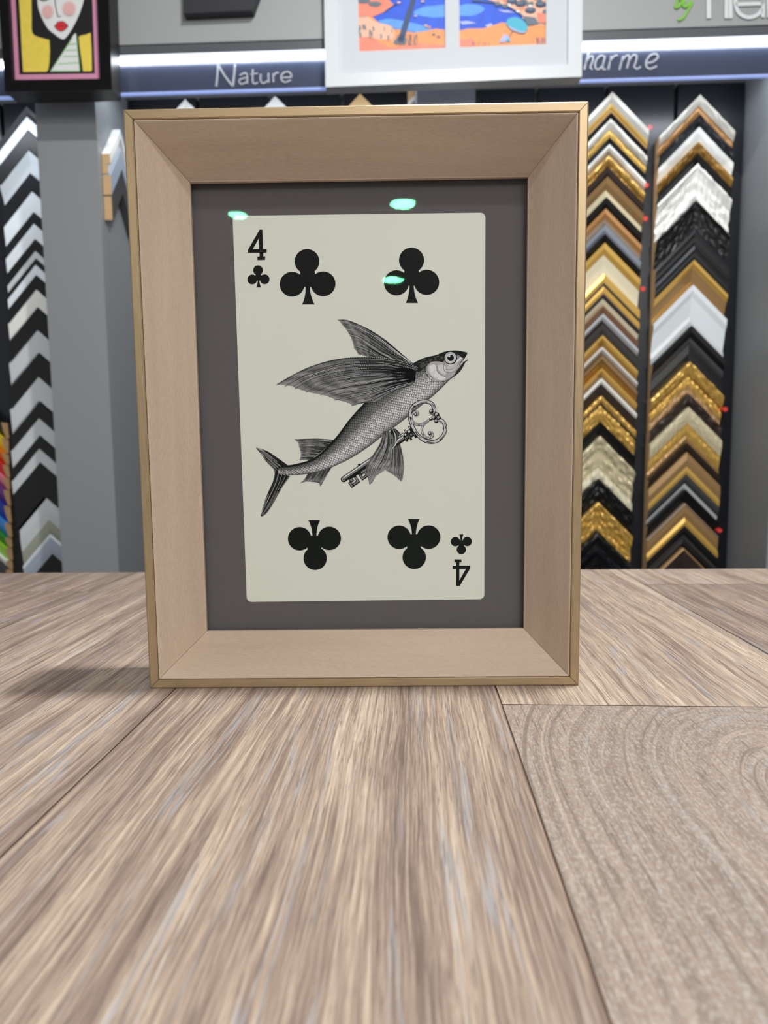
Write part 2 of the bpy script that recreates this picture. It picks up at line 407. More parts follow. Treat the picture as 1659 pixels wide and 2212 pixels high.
# ---- flying fish engraving
def FZ(x, y, L=0): return CF(540+x/3.318, 670+y/3.318, L)
def fin(k, rays, L, dark=50, light=135, n_between=5, beads=True, seed=1, n=34, w=7):
    n_between += 2
    """engraved fin: tapering hatch strokes between rays, dark ray with a light beaded line"""
    rr = random.Random(seed); S = [spline(r, n) for r in rays]
    for a, b in zip(S[:-1], S[1:]):       # membrane bands (base tone)
        for i in range(n):
            f = i/n
            tone = dark + (light-dark)*min(1, (f*1.5)) * (.75+.25*math.sin(i*.9+seed)) 
            if f > .97: continue
            k.poly([a[i], a[i+1], b[i+1], b[i]], inkc(tone), L=L)
        for q in range(n_between):
            t = (q+.5)/n_between + rr.uniform(-.08, .08)
            s0 = rr.randint(0, int(n*.3)); s1 = rr.randint(int(n*.45), n)
            if s1-s0 < 4: continue
            pts = [(a[i][0]+(b[i][0]-a[i][0])*t, a[i][1]+(b[i][1]-a[i][1])*t) for i in range(s0, s1+1)]
            k.stroke(pts, rr.uniform(1.6, 4.2), inkc(rr.choice((12, 18, 24, 30, 48, 165, 190))), w2=.6, L=L+1)
            s0 = rr.randint(int(n*.4), int(n*.8)); s1 = min(n, s0+rr.randint(4, 12))
            pts = [(a[i][0]+(b[i][0]-a[i][0])*(t+.05), a[i][1]+(b[i][1]-a[i][1])*(t+.05)) for i in range(s0, s1+1)]
            if len(pts) > 2: k.stroke(pts, rr.uniform(1.2, 2.6), inkc(rr.choice((20, 30, 175, 200))), w2=.5, L=L+1)
    for s in S:
        k.stroke([(x, y+w*.35) for x, y in s], w, ink, w2=2.2, L=L+2)
        if beads:
            p = spline(s, n*4)
            for i in range(2, len(p)-9):
                if i % 2 == 0:
                    q0, q1 = p[i], p[i+1]
                    ww = w*.42*(1-.5*i/len(p))
                    k.stroke([q0, ((q0[0]+q1[0])/2, (q0[1]+q1[1])/2), q1], ww, inkc(204), L=L+3)

k = Ink(FZ)
# far wing
fin(k, [[(1168, 382), (1060, 288), (960, 205), (850, 135), (740, 85), (680, 68), (625, 70)],
        [(1150, 388), (1000, 290), (900, 215), (800, 150), (720, 115), (662, 108)],
        [(1120, 385), (980, 305), (880, 245), (780, 185), (703, 164)],
        [(1080, 378), (960, 322), (860, 262), (780, 202), (712, 180)],
        [(1040, 366), (940, 330), (850, 278), (790, 248), (735, 232)],
        [(1000, 352), (920, 336), (850, 306), (800, 288), (742, 268)],
        [(960, 345), (900, 340), (830, 325), (772, 310)]], 1, 44, 138, 7, seed=3)
k.stroke(spline([(1150, 376), (1040, 290), (940, 212), (900, 185)], 16), 9, inkc(190), w2=2, L=5)
# dorsal, anal, tail fins
fin(k, [[(605, 930), (480, 920), (318, 925)], [(575, 958), (450, 944), (345, 950)], [(550, 982), (450, 972), (352, 978)], [(522, 1008), (440, 1000), (360, 1003)],
        [(495, 1030), (430, 1026), (366, 1030)], [(465, 1052), (420, 1050), (362, 1055)], [(435, 1076), (400, 1068), (355, 1073)]], 1, 40, 130, 3, seed=5, n=18, w=5)
fin(k, [[(590, 1115), (548, 1185), (505, 1262)], [(558, 1128), (525, 1195), (495, 1240)], [(528, 1140), (495, 1200), (472, 1234)], [(492, 1150), (462, 1202), (440, 1230)],
        [(455, 1160), (425, 1206), (402, 1228)], [(418, 1165), (392, 1210), (360, 1240)]], 1, 60, 110, 3, seed=6, n=14, w=5)
fin(k, [[(275, 1114), (200, 1060), (120, 1008), (42, 985)], [(240, 1130), (180, 1085), (110, 1025), (48, 995)], [(215, 1145), (165, 1095), (105, 1040), (62, 1010)],
        [(200, 1150), (150, 1105), (105, 1060), (75, 1025)], [(185, 1155), (165, 1130), (120, 1085), (90, 1045)]], 1, 8, 48, 3, seed=8, n=18, w=6)
fin(k, [[(180, 1155), (168, 1220), (120, 1330), (90, 1420), (78, 1475)], [(205, 1165), (185, 1240), (135, 1350), (95, 1430), (80, 1475)], [(230, 1175), (200, 1260), (150, 1360), (105, 1440), (83, 1476)],
        [(255, 1185), (215, 1265), (160, 1370), (110, 1440), (86, 1476)], [(285, 1188), (232, 1262), (175, 1365), (125, 1445), (92, 1474)]], 1, 16, 60, 3, seed=9, n=22, w=7)
fin(k, [[(1022, 975), (1015, 1060), (985, 1130), (975, 1150)], [(1035, 975), (1035, 1080), (1030, 1150), (1040, 1190)], [(1050, 965), (1060, 1070), (1055, 1150), (1065, 1212)], [(1062, 955), (1080, 1050), (1082, 1140), (1080, 1226)], [(1072, 950), (1095, 1045), (1103, 1130), (1090, 1222)]], 1, 70, 150, 3, seed=11, n=18, w=6)

# body
tb = [((203, 1132), (203, 1168)), ((222, 1122), (225, 1183)), ((330, 1108), (335, 1180)), ((470, 1058), (500, 1155)), ((610, 925), (680, 1082)), ((720, 780), (830, 992)), ((830, 660), (960, 893)), ((960, 545), (1090, 795)),
      ((1060, 462), (1200, 705)), ((1165, 388), (1320, 607)), ((1250, 345), (1430, 500)), ((1330, 326), (1480, 462)), ((1400, 300), (1515, 425)), ((1480, 292), (1530, 385)), ((1540, 304), (1535, 340)), ((1557, 306), (1550, 318))]
NS = 150
TP = spline([a for a, b in tb], NS); BP = spline([b for a, b in tb], NS)
ARC = [0.]
for i in range(NS):
    ARC.append(ARC[-1]+math.hypot((TP[i+1][0]+BP[i+1][0]-TP[i][0]-BP[i][0])/2, (TP[i+1][1]+BP[i+1][1]-TP[i][1]-BP[i][1])/2))
def bod(u, v):
    q = max(0, min(.99999, u))*ARC[-1]; i = 0
    while ARC[i+1] < q: i += 1
    f = (q-ARC[i])/max(1e-6, ARC[i+1]-ARC[i])
    tx, ty = TP[i][0]+(TP[i+1][0]-TP[i][0])*f, TP[i][1]+(TP[i+1][1]-TP[i][1])*f
    bx, by = BP[i][0]+(BP[i+1][0]-BP[i][0])*f, BP[i][1]+(BP[i+1][1]-BP[i][1])*f
    return tx+(bx-tx)*v, ty+(by-ty)*v
vs = [0, .03, .06, .1, .16, .22, .3, .38, .46, .55, .64, .72, .8, .87, .93, .975, 1]
def tone(u, v):
    c = [(0, 10), (.05, 22), (.12, 80), (.22, 125), (.32, 120), (.42, 165), (.55, 205), (.7, 222), (.82, 205), (.92, 170), (.97, 110), (1, 60)]
    for (a, x), (b, y) in zip(c[:-1], c[1:]):
        if v <= b: r = x+(y-x)*(v-a)/(b-a); break
    if u < .2: r = r*(.82+.9*u)
    if u > .78: r = r*(1-.55*min(1, (u-.78)*6)*(1 if v < .28 else 0))
    return r
us = [i/100 for i in range(101)]
for a, b in zip(us[:-1], us[1:]):
    for c, d in zip(vs[:-1], vs[1:]):
        k.poly([bod(a, c), bod(b, c), bod(b, d), bod(a, d)], inkc(tone((a+b)/2, (c+d)/2)), L=5)
# scales
uu = .012; row = 0
while uu < .86:
    x0, y0 = bod(uu, 0); x1, y1 = bod(uu, 1); wdt = math.hypot(x1-x0, y1-y0)
    nv = max(4, int(round(wdt/23)))
    p0 = bod(uu, .5); p1 = bod(uu+.01, .5); du = 11.5/max(1e-3, math.hypot(p1[0]-p0[0], p1[1]-p0[1]))*.01
    for j in range(-1, nv+1):
        c = (j+.5*(row % 2)+.5)/nv; h = .5/nv
        pts = []
        for q in range(7):
            th = -math.pi/2+math.pi*q/6; vv = c+h*math.sin(th); pts.append((uu-du*1.0*math.cos(th)+du*.5, vv))
        pts = [p for p in pts if .03 < p[1] < .985]
        if len(pts) > 2: k.stroke([bod(*p) for p in pts], 2.3, inkc(36 if c > .3 else 12), L=6)
        if .1 < c < .95 and R.random() < (.55 if c < .8 else .3):
            for q in range(3):
                f = -.3+.3*q
                a_ = bod(uu+du*.3, c+h*(f-.35)); b_ = bod(uu+du*1.1, c+h*(f+.5))
                k.stroke([a_, ((a_[0]+b_[0])/2, (a_[1]+b_[1])/2), b_], 1.5, inkc(72), L=6)
        if c < .12 and c > .02:
            a_ = bod(uu, c); k.circle(a_[0], a_[1], 3.4, inkc(90), L=6, n=8)
    uu += du; row += 1
k.stroke([bod(u, .0) for u in us[1:]], 6, ink, L=7)
k.stroke([bod(u, 1.) for u in us[1:94]], 2.6, inkc(48), L=7)
k.stroke([bod(u, .02) for u in us[4:82]], 14, ink, w2=18, L=6)
# head
k.poly(spline([(1165, 388), (1250, 345), (1330, 326), (1400, 300), (1480, 292), (1555, 306), (1530, 345), (1500, 325), (1470, 310), (1400, 330), (1385, 370), (1330, 375), (1260, 400), (1220, 440), (1175, 430)], 60), inkc(22), L=7)
for q in range(60):
    u_ = R.uniform(.80, .91); v_ = R.uniform(.03, .24); x, y = bod(u_, v_)
    k.stroke([(x-6, y-2), (x, y+4), (x+6, y-2)], 1.8, inkc(108), L=8)
k.poly(spline([(1262, 405), (1300, 372), (1350, 368), (1395, 380), (1440, 400), (1490, 370), (1525, 345), (1510, 400), (1480, 455), (1440, 478), (1390, 508), (1330, 505), (1285, 475), (1262, 440)], 60), inkc(168), L=8)
k.poly(spline([(1282, 402), (1310, 388), (1335, 402), (1340, 440), (1372, 470), (1405, 482), (1380, 500), (1335, 498), (1298, 465), (1282, 430)], 50), inkc(222), L=9)
k.poly(spline([(1345, 395), (1375, 392), (1400, 405), (1408, 440), (1400, 462), (1370, 450), (1350, 425)], 40), inkc(204), L=9)
k.poly(spline([(1412, 400), (1450, 400), (1490, 380), (1475, 420), (1440, 445), (1415, 440)], 40), inkc(190), L=9)
for q, (pp, w_, tn) in enumerate([([(1255, 400), (1258, 450), (1300, 500), (1360, 518), (1420, 500)], 4, 20), ([(1268, 398), (1272, 445), (1310, 485), (1360, 503)], 2.5, 40), ([(1338, 400), (1345, 440), (1375, 468), (1412, 480)], 2.5, 48),
        ([(1392, 380), (1388, 420), (1410, 445), (1460, 442), (1490, 420)], 3, 36), ([(1285, 408), (1300, 460), (1345, 495)], 2, 110), ([(1400, 425), (1440, 425), (1480, 400), (1500, 370)], 3, 30),
        ([(1552, 310), (1535, 345), (1510, 375), (1500, 395)], 8, 12), ([(1563, 357), (1530, 378), (1495, 420), (1470, 450)], 5, 10), ([(1545, 345), (1515, 380), (1500, 400)], 3, 216), ([(1500, 330), (1490, 345), (1475, 350)], 5, 30)]):
    k.stroke(spline(pp, 20), w_, inkc(tn), w2=w_*.5, L=10)
for q in range(45):      # hatching on the gill plate
    x = R.uniform(1300, 1470); y = R.uniform(395, 500)
    k.stroke([(x, y), (x+5, y-7), (x+9, y-16)], 1.5, inkc(R.choice((60, 96, 130))), w2=.4, L=10)
k.poly([(1563, 352), (1545, 372), (1520, 420), (1490, 455), (1440, 490), (1470, 455), (1500, 415), (1530, 372)], inkc(40), L=9)
k.circle(200, 1150, 24, ink, L=3); k.circle(188, 1152, 14, ink, L=3); k.circle(1438, 343, 47, ink, L=11); k.circle(1436, 341, 41, inkc(204), L=12); k.circle(1436, 341, 34, inkc(120), L=13); k.circle(1436, 342, 31, inkc(216), L=14)
k.circle(1438, 342, 24, ink, L=15); k.circle(1428, 330, 7.5, inkc(204), L=16)
# near wing, over the body
fin(k, [[(1207, 413), (1100, 370), (1000, 350), (860, 338), (700, 342), (560, 365), (420, 410), (310, 462), (230, 508), (190, 533)],
        [(1200, 428), (1080, 398), (960, 380), (863, 374), (728, 382), (598, 403), (468, 442), (364, 478), (248, 545)],
        [(1195, 436), (1060, 412), (960, 398), (860, 396), (720, 404), (600, 424), (480, 460), (380, 500), (304, 551)],
        [(1190, 446), (1050, 425), (960, 418), (863, 416), (728, 427), (624, 442), (494, 473), (390, 518), (320, 564)],
        [(1185, 458), (1060, 446), (960, 442), (863, 444), (740, 454), (624, 472), (500, 502), (420, 540), (366, 572)],
        [(1180, 470), (1060, 468), (960, 466), (863, 468), (754, 478), (624, 502), (520, 525), (442, 562), (400, 586)],
        [(1175, 486), (1060, 490), (960, 500), (863, 522), (754, 536), (650, 556), (572, 575), (505, 607)],
        [(1172, 500), (1060, 512), (960, 535), (863, 560), (728, 580), (624, 598), (565, 620)],
        [(1168, 512), (1060, 530), (960, 556), (863, 584), (754, 608), (604, 643)],
        [(1166, 520), (1060, 545), (960, 580), (863, 615), (780, 635), (695, 660)],
        [(1164, 526), (1060, 556), (970, 596), (880, 640), (800, 660), (728, 682)],
        [(1160, 530), (1060, 562), (985, 602), (910, 650), (830, 662)]], 12, 42, 132, 8, seed=21, n=44, w=9)
for q in range(90):      # dark root of the wing
    x = R.uniform(980, 1170); f = (x-980)/190; y = 470+R.uniform(-60, 60)*(1-.1*f)
    y2 = 460+(y-460)*1.25
    k.stroke(spline([(1185, 462+(y-470)*.6), (x, y), (x-R.uniform(40, 150), y2+10)], 8), R.uniform(3, 7), ink, w2=.5, L=16)
fish = k.mb.build('fish_drawing', card); fish['label'] = 'engraved flying fish with spread wing fins'

# key, with the pelvic fins gripping it
k = Ink(FZ)
def lineq(a, b, n=6): return [(a[0]+(b[0]-a[0])*i/n, a[1]+(b[1]-a[1])*i/n) for i in range(n+1)]
def ax(t, o):            # along the shaft (0 tip .. 1 collar), offset down-right
    A, B = (672, 1212), (1135, 893); dx, dy = B[0]-A[0], B[1]-A[1]; l = math.hypot(dx, dy)
    return A[0]+dx*t-dy/l*o, A[1]+dy*t+dx/l*o
def bar(t0, t1, o0, o1, m, L): k.poly([ax(t0, o0), ax(t1, o0), ax(t1, o1), ax(t0, o1)], m, L=L)
bar(0, 1, -21, 21, ink, 8); k.circle(*ax(0, 0), 21, ink, L=8)
bar(.01, .99, -15, -5, inkc(204), 9); bar(.0, .99, -1, 5, inkc(130), 9); bar(.0, .9, -4, -2, inkc(72), 10)
k.circle(*ax(0, -2), 12, inkc(168), L=9, n=16); k.circle(*ax(0, 0), 7, inkc(60), L=10, n=14)
bar(.25, .28, -30, -18, ink, 8)
# bit
for (t0, t1, o0, o1) in ((.05, .10, 20, 52), (.02, .055, 38, 84), (.055, .14, 60, 84), (.12, .155, 30, 84), (.185, .22, 30, 84), (.20, .29, 62, 84), (.26, .295, 36, 84), (.22, .31, 20, 48), (.33, .35, 20, 34), (.36, .38, 20, 30)):
    bar(t0, t1, o0, o1, ink, 9); bar(t0+.008, t1-.008, o0+6, o1-8, inkc(120), 10)
bar(.05, .38, 18, 30, ink, 9)
# collar rings
for (t0, t1, w_) in ((.93, .955, 36), (.955, .985, 27), (.985, 1.01, 44), (1.01, 1.05, 30), (1.05, 1.075, 50), (1.075, 1.10, 40), (1.10, 1.12, 30)):
    bar(t0, t1, -w_, w_, ink, 10); bar(t0+.006, t1-.006, -w_+6, -w_+20, inkc(204), 11); bar(t0+.008, t1-.008, w_*.1, w_*.6, inkc(120), 11)
def scroll(pts, w, w2=None, wf=None):
    s = spline(pts, 70)
    k.stroke(s, w, ink, w2=w2, L=12, wf=wf)
    k.stroke(s, w*.62, inkc(192), w2=(w2 or w)*.62, L=13)
    s2 = [(x+w*.10, y+w*.12) for x, y in s]
    for a in range(3, 66, 7):
        k.stroke(s2[a:a+5], w*.32, inkc(R.choice((12, 30, 50))), w2=w*.1, L=14)
scroll([(1292, 728), (1312, 735), (1322, 712), (1305, 672), (1262, 655), (1205, 664), (1160, 702), (1146, 755), (1160, 820), (1195, 885), (1245, 930), (1305, 945), (1360, 925), (1395, 875), (1396, 822), (1370, 788), (1335, 785)], 27)
scroll([(1186, 748), (1204, 748), (1196, 728), (1170, 738), (1158, 770), (1172, 805), (1210, 822), (1255, 808), (1300, 775), (1335, 755)], 17)
scroll([(1290, 890), (1284, 878), (1304, 880), (1308, 905), (1280, 918), (1248, 900), (1232, 862), (1242, 825), (1275, 795)], 17)
for x, y, r_ in ((1338, 752, 20), (1318, 770, 17), (1352, 772, 16), (1298, 778, 13), (1188, 748, 12), (1290, 885, 12), (1300, 725, 16), (1336, 796, 14)):
    k.circle(x, y, r_, ink, L=15, n=16); k.circle(x-2, y-3, r_*.55, inkc(186), L=16, n=12); k.circle(x+3, y+2, r_*.3, inkc(40), L=17, n=10)
key = k.mb.build('key_drawing', card); key['label'] = 'engraved antique key with scrolled bow'
k = Ink(FZ)
fin(k, [[(958, 868), (935, 950), (880, 1040), (842, 1100), (838, 1165)], [(968, 870), (950, 960), (900, 1050), (855, 1130), (850, 1215)], [(978, 872), (965, 970), (920, 1060), (875, 1150), (858, 1250)],
        [(988, 872), (980, 970), (945, 1070), (905, 1140), (875, 1235)], [(996, 872), (995, 970), (965, 1075), (930, 1130), (905, 1185)], [(1005, 870), (1010, 970), (990, 1070), (960, 1120), (935, 1165)], [(1014, 866), (1022, 960), (1012, 1060), (1000, 1115), (975, 1140)]], 18, 50, 150, 4, seed=31, n=26, w=6)
fin(k, [[(1010, 860), (1018, 920), (1014, 1000)], [(1018, 852), (1035, 910), (1030, 985)], [(1028, 848), (1055, 900), (1048, 965)], [(1040, 850), (1068, 880), (1060, 925)], [(1045, 852), (1080, 888), (1075, 900)]], 22, 24, 110, 4, beads=False, seed=33, n=14, w=4)
k.stroke(spline([(1064, 922), (1045, 960), (1014, 1000)], 12), 4, inkc(228), L=27)
k.mb.build('pelvic_fin_drawing', card)

# ================================================================== SHOP WALL
NF, NB = 1.745, 1.95                         # pillar front, back board of the bays
ZF, ZC = -.95, 2.05                          # floor and ceiling heights (counter top is 0)
def sx(px, py, N): return wsz(px, py, N)[0]
pl0, pl1 = sx(75, 215, NF), sx(205, 215, NF)
pc0, pc1 = sx(900, 215, NF), sx(1027, 205, NF)
bay = pc0-pl1; pw = pc1-pc0
pr0 = sx(1612, 190, NB); pr1 = pr0+pw
pz0 = pl0-bay-pw
zled = wsz(600, 124, 1.72)[1]; zrail = wsz(500, 207, NF)[1]; zup = wsz(600, 113, 1.70)[1]
def pillar(s0, s1, name, z1=None):
    mb = MB(); wbox(mb, s0, s1, NF, NB+.03, ZF, zup+.03 if z1 is None else z1, grey_wall)
    return props(mb.build(name), kind='structure')
pillar(pl0, pl1, 'trim_1'); pillar(pc0, pc1, 'trim_2'); pillar(pr0, pr1+.5, 'trim_3'); pillar(pz0-.4, pz0+pw, 'trim_4')
mb = MB(); wbox(mb, -3.2, 3.2, NB+.03, NB+.10, ZF, ZC, mat('shop_wall_paint', (120, 123, 127), .7)); props(mb.build('wall_back'), kind='structure')
# upper fascia wall the pictures hang on
zup = wsz(600, 113, 1.70)[1]
mb = MB(); wbox(mb, -2.4, 2.4, 1.700, NB+.03, zup+.03, ZC, mat('fascia_grey_laminate', (156, 160, 163), .5, bump=(900, .1, .0002))); props(mb.build('wall_fascia'), kind='structure')
floor_m = mat('grey_floor', (120, 116, 110), .5, bump=(30, .1, .002), var=.05)
mb = MB(); mb.prism([(-3.5, -6.5, ZF), (3.5, -6.5, ZF), (3.5, 2.3, ZF), (-3.5, 2.3, ZF)], (0, 0, -.05), floor_m); props(mb.build('floor'), kind='structure')
mb = MB(); mb.prism([(-3.5, -6.5, ZC), (3.5, -6.5, ZC), (3.5, 2.3, ZC), (-3.5, 2.3, ZC)], (0, 0, .05), mat('ceiling_white', (205, 205, 202), .9)); props(mb.build('ceiling'), kind='structure')

# bay back boards, with vertical seams
def bay_boards(s0, s1, labels, n=4):
    w = (s1-s0)/n
    for i in range(n):
        mb = MB(); wbox(mb, s0+w*i+.006, s0+w*(i+1)-.006, NB-.004, NB+.028, ZF, zrail+.13, dark_board)
        o = mb.build('display_board'); props(o, labels[i], 'display board', 'dark boards behind the moulding samples')
gapm = MB()
bay_boards(pl1, pc0, ['dark display board behind the first white peaked sample, beside the grey pillar', 'dark display board behind the second white peaked sample', 'dark display board behind the tan wood peaked sample',
                      'dark display board just left of the central grey pillar'])
bay_boards(pc1, pr0, ['dark bare display board just right of the central grey pillar', 'dark display board at the right edge of the wooden picture frame', 'dark display board behind the left gold sample column',
                      'dark display board behind the right gold sample column'])
bay_boards(pz0+pw, pl0, ['black display board far left, outer', 'black display board far left, second from outer', 'black display board behind the rainbow coloured samples', 'black display board behind the white sample column at left'])

# LED strips, name panels with glowing lower edge
led_m = mat('led_strip', (255, 255, 255), emit=((242, 248, 255), 17.))
edge_m = mat('lit_acrylic_edge', (120, 130, 170), .3, emit=((160, 184, 255), .62))
panel_m = mat('blue_grey_panel', (62, 70, 92), .22, spec=.6, bump=(4, .25, .02))
alu = mat('aluminium_channel', (92, 95, 102), .4, metal=.2)
def fascia(s0, s1, sl0, lab1, lab2, textf=None, ledlen=None):
    o = props(empty('led_strip_light', wp((s0+s1)/2, 1.72, zled)), lab1, 'strip light', 'white strip lights above the bays')
    mb = MB(); wbox(mb, sl0, s1-.004, 1.712, 1.727, zled-.0045, zled+.0060, led_m); mb.build('diffuser', o)
    mb = MB(); wbox(mb, s0+.012, s1-.006, 1.752, 1.785, zled-.004, zled+.006, led_m); mb.build('inner_diffuser', o)
    mb = MB(); wbox(mb, sl0-.003, s1-.003, 1.703, 1.790, zled+.0067, zup+.030, alu); mb.build('channel', o)
    p = props(empty('sign_panel', wp((s0+s1)/2, 1.735, zrail)), lab2, 'sign', 'name panels above the bays')
    mb = MB(); wbox(mb, sl0, s1-.002, 1.7225, 1.7275, zrail+.0035, zled-.0055, panel_m); mb.build('panel', p)
    mb = MB(); wbox(mb, s0+.001, s1-.001, 1.722, 1.729, zrail-.0035, zrail+.0030, edge_m); e = mb.build('lit_edge', p); e['label'] = 'glowing pale blue lower edge'
    return p
sLa = sx(247, 130, 1.72)
pn = fascia(pl1, pc0, sLa, 'bright white strip light above the sign reading Nature', 'blue grey sign panel reading Nature between the black and white hanging pictures')
pcn = fascia(pc1, pr0+.06, pc1+.004, 'bright white strip light above the sign ending in harme', 'blue grey sign panel with italic lettering ending in harme')
pl_ = fascia(pz0+pw, pl0, pz0+pw+.004, 'strip light mostly hidden behind the black framed portrait', 'narrow strip of sign panel below the left corner of the black framed portrait')
for p_ in ():
    pass
# lettering
def letters(strokes, N, w, m, parent, name='lettering', depth=.002):
    """strokes drawn in photo pixels, laid on the plane N as raised letters"""
    def fn(x, y, L):
        s, z = wsz(x, y, N); return wp(s, N, z)
    k = Ink(fn)
    for st in strokes:
        ww = w
        if isinstance(st, tuple): st, ww = st
        k.stroke(spline(st, max(10, 5*len(st))), ww*(.72 if N > 1.71 else 1), m)
    mb = MB(); mb.mats = [m]
    fr = k.mb; mb.v = list(fr.v); mb.f = list(fr.f); mb.mi = list(fr.mi); mb.smooth = list(fr.smooth)
    o = mb.build(name, parent)
    md = o.modifiers.new('solid', 'SOLIDIFY'); md.thickness = depth; md.offset = 0
    return o
white_l = mat('white_letters', (168, 175, 186), .5)
NL = 1.7210
letters([([(467, 187), (470, 160), (471, 139)], 6), ([(471, 139), (485, 163), (503, 187)], 6), ([(503, 187), (506, 160), (508, 139)], 6),
         ([(518, 163), (530, 158), (534, 165), (534, 181)], 4.5), ([(534, 168), (520, 171), (517, 177), (523, 182), (534, 176)], 4.5),
         ([(546, 150), (546, 176), (552, 181), (557, 178)], 4.5), ([(541, 161), (549, 160), (557, 159)], 3.5),
         ([(563, 160), (563, 174), (569, 180), (580, 174)], 4.5), ([(580, 158), (580, 168), (581, 179)], 4.5),
         ([(590, 159), (590, 168), (591, 178)], 4.5), ([(590, 166), (596, 158), (602, 158)], 4.5),
         ([(607, 168), (616, 168), (629, 166), (626, 157), (616, 156), (608, 163), (608, 172), (616, 178), (629, 173)], 4.5)], NL, 4.5, white_l, pn)
letters([([(1273, 108), (1268, 128), (1262, 151)], 6), ([(1264, 140), (1273, 124), (1280, 122), (1280, 132), (1275, 146), (1280, 150)], 5),
         ([(1305, 122), (1296, 121), (1287, 132), (1286, 146), (1293, 150), (1304, 138)], 5), ([(1307, 121), (1303, 138), (1302, 149), (1309, 150)], 5),
         ([(1321, 121), (1317, 135), (1314, 151)], 5), ([(1317, 134), (1326, 122), (1334, 120)], 5),
         ([(1346, 121), (1342, 135), (1338, 151)], 5), ([(1342, 134), (1352, 121), (1359, 121), (1358, 132), (1354, 148)], 5), ([(1357, 134), (1367, 120), (1375, 121), (1374, 132), (1370, 144), (1376, 149), (1384, 144)], 5),
         ([(1397, 136), (1410, 134), (1421, 124), (1417, 117), (1406, 119), (1397, 130), (1396, 143), (1404, 149), (1419, 143)], 5.5)], NL, 5, white_l, pcn)
NU = 1.697
sg = props(empty('wall_lettering', wp(sx(1595, 20, NU), NU, wsz(1595, 20, NU)[1])), 'large white double stroke lettering on grey wall in the top right corner', 'lettering')
wl = mat('white_vinyl', (214, 222, 226), .5)
letters([([(1531, -60), (1531, -20), (1531, 40)], 9), ([(1500, -50), (1515, -60), (1531, -58)], 8)], NU, 9, wl, sg)
letters([([(1569, -60), (1569, -20), (1569, 40)], 8), ([(1578, -60), (1578, -20), (1578, 40)], 8)], NU, 9, wl, sg)
letters([([(1588, 10), (1615, 9), (1648, 8)], 8), ([(1648, 8), (1640, -30), (1617, -40), (1594, -25), (1588, 4), (1596, 28), (1616, 38), (1636, 32), (1646, 20)], 8)], NU, 9, wl, sg)
letters([([(1649, -60), (1649, -20), (1648, 38)], 8), ([(1658, -60), (1659, -20), (1661, 38)], 8)], NU, 9, wl, sg)
gs = props(empty('script_lettering', wp(sx(1478, 20, NU), NU, wsz(1478, 20, NU)[1])), 'small lime green handwritten word by on grey wall beside white lettering', 'lettering')
letters([([(1474, -25), (1466, -5), (1459, 15), (1466, 14), (1474, 2), (1472, -6), (1466, 0)], 5), ([(1480, 0), (1476, 12), (1483, 14), (1492, 2)], 5), ([(1496, 4), (1486, 22), (1476, 38), (1464, 44)], 5)], NU, 5, mat('lime_vinyl', (122, 188, 62), .5), gs)

# ================================================================== MOULDING SAMPLES
pal = {
 'K': ((13, 13, 15), .38, 0), 'Kb': ((23, 25, 31), .32, 0), 'Gy': ((72, 72, 74), .4, .1), 'W': ((238, 240, 236), .45, 0), 'Wb': ((234, 243, 250), .4, 0), 'Ws': ((208, 213, 218), .4, .0),
 'Cr': ((222, 216, 190), .45, 0), 'S': ((206, 202, 190), .35, .15), 'G': ((226, 184, 96), .32, .4), 'Gd': ((168, 128, 62), .38, .4), 'T': ((184, 148, 104), .45, .15), 'Ta': ((158, 142, 124), .45, .1),
 'B': ((160, 128, 84), .4, .3), 'Br': ((84, 66, 54), .45, .1), 'Db': ((56, 46, 42), .45, .1), 'O': ((178, 130, 76), .4, .2), 'Bl': ((172, 184, 202), .35, .2), 'Ch': ((216, 206, 172), .38, .15),
 'Co': ((148, 110, 84), .42, .2), 'Wd': ((214, 176, 124), .6, 0), 'Ye': ((232, 200, 50), .4, 0), 'Or': ((226, 120, 40), .4, 0), 'Re': ((205, 50, 45), .4, 0), 'Pi': ((226, 130, 150), .4, 0),
 'Pu': ((112, 60, 130), .4, 0), 'Bu': ((40, 60, 150), .4, 0), 'Lb': ((70, 140, 215), .4, 0), 'Gn': ((60, 140, 60), .4, 0), 'Lg': ((150, 205, 60), .4, 0), 'Gg': ((160, 164, 150), .45, 0)}
def pm(c):
    rgb, ro, me = pal[c]; return mat('finish_'+c, rgb, ro, me)
cut_wood = mat('raw_wood_end', (200, 168, 126), .7, var=.1)
def prof_fn(style, t):
    if style == 'flat': return 1.
    if style == 'scoop': return 1 - .55*math.sin(min(1, t*1.15)*math.pi/2) if t > .1 else 1
    if style == 'round': return .55 + .45*math.sin(math.pi*min(1, max(0, t)))
    if style == 'slope': return 1 - .5*t
    if style == 'rise': return .55 + .45*t
    return 1 - .35*t
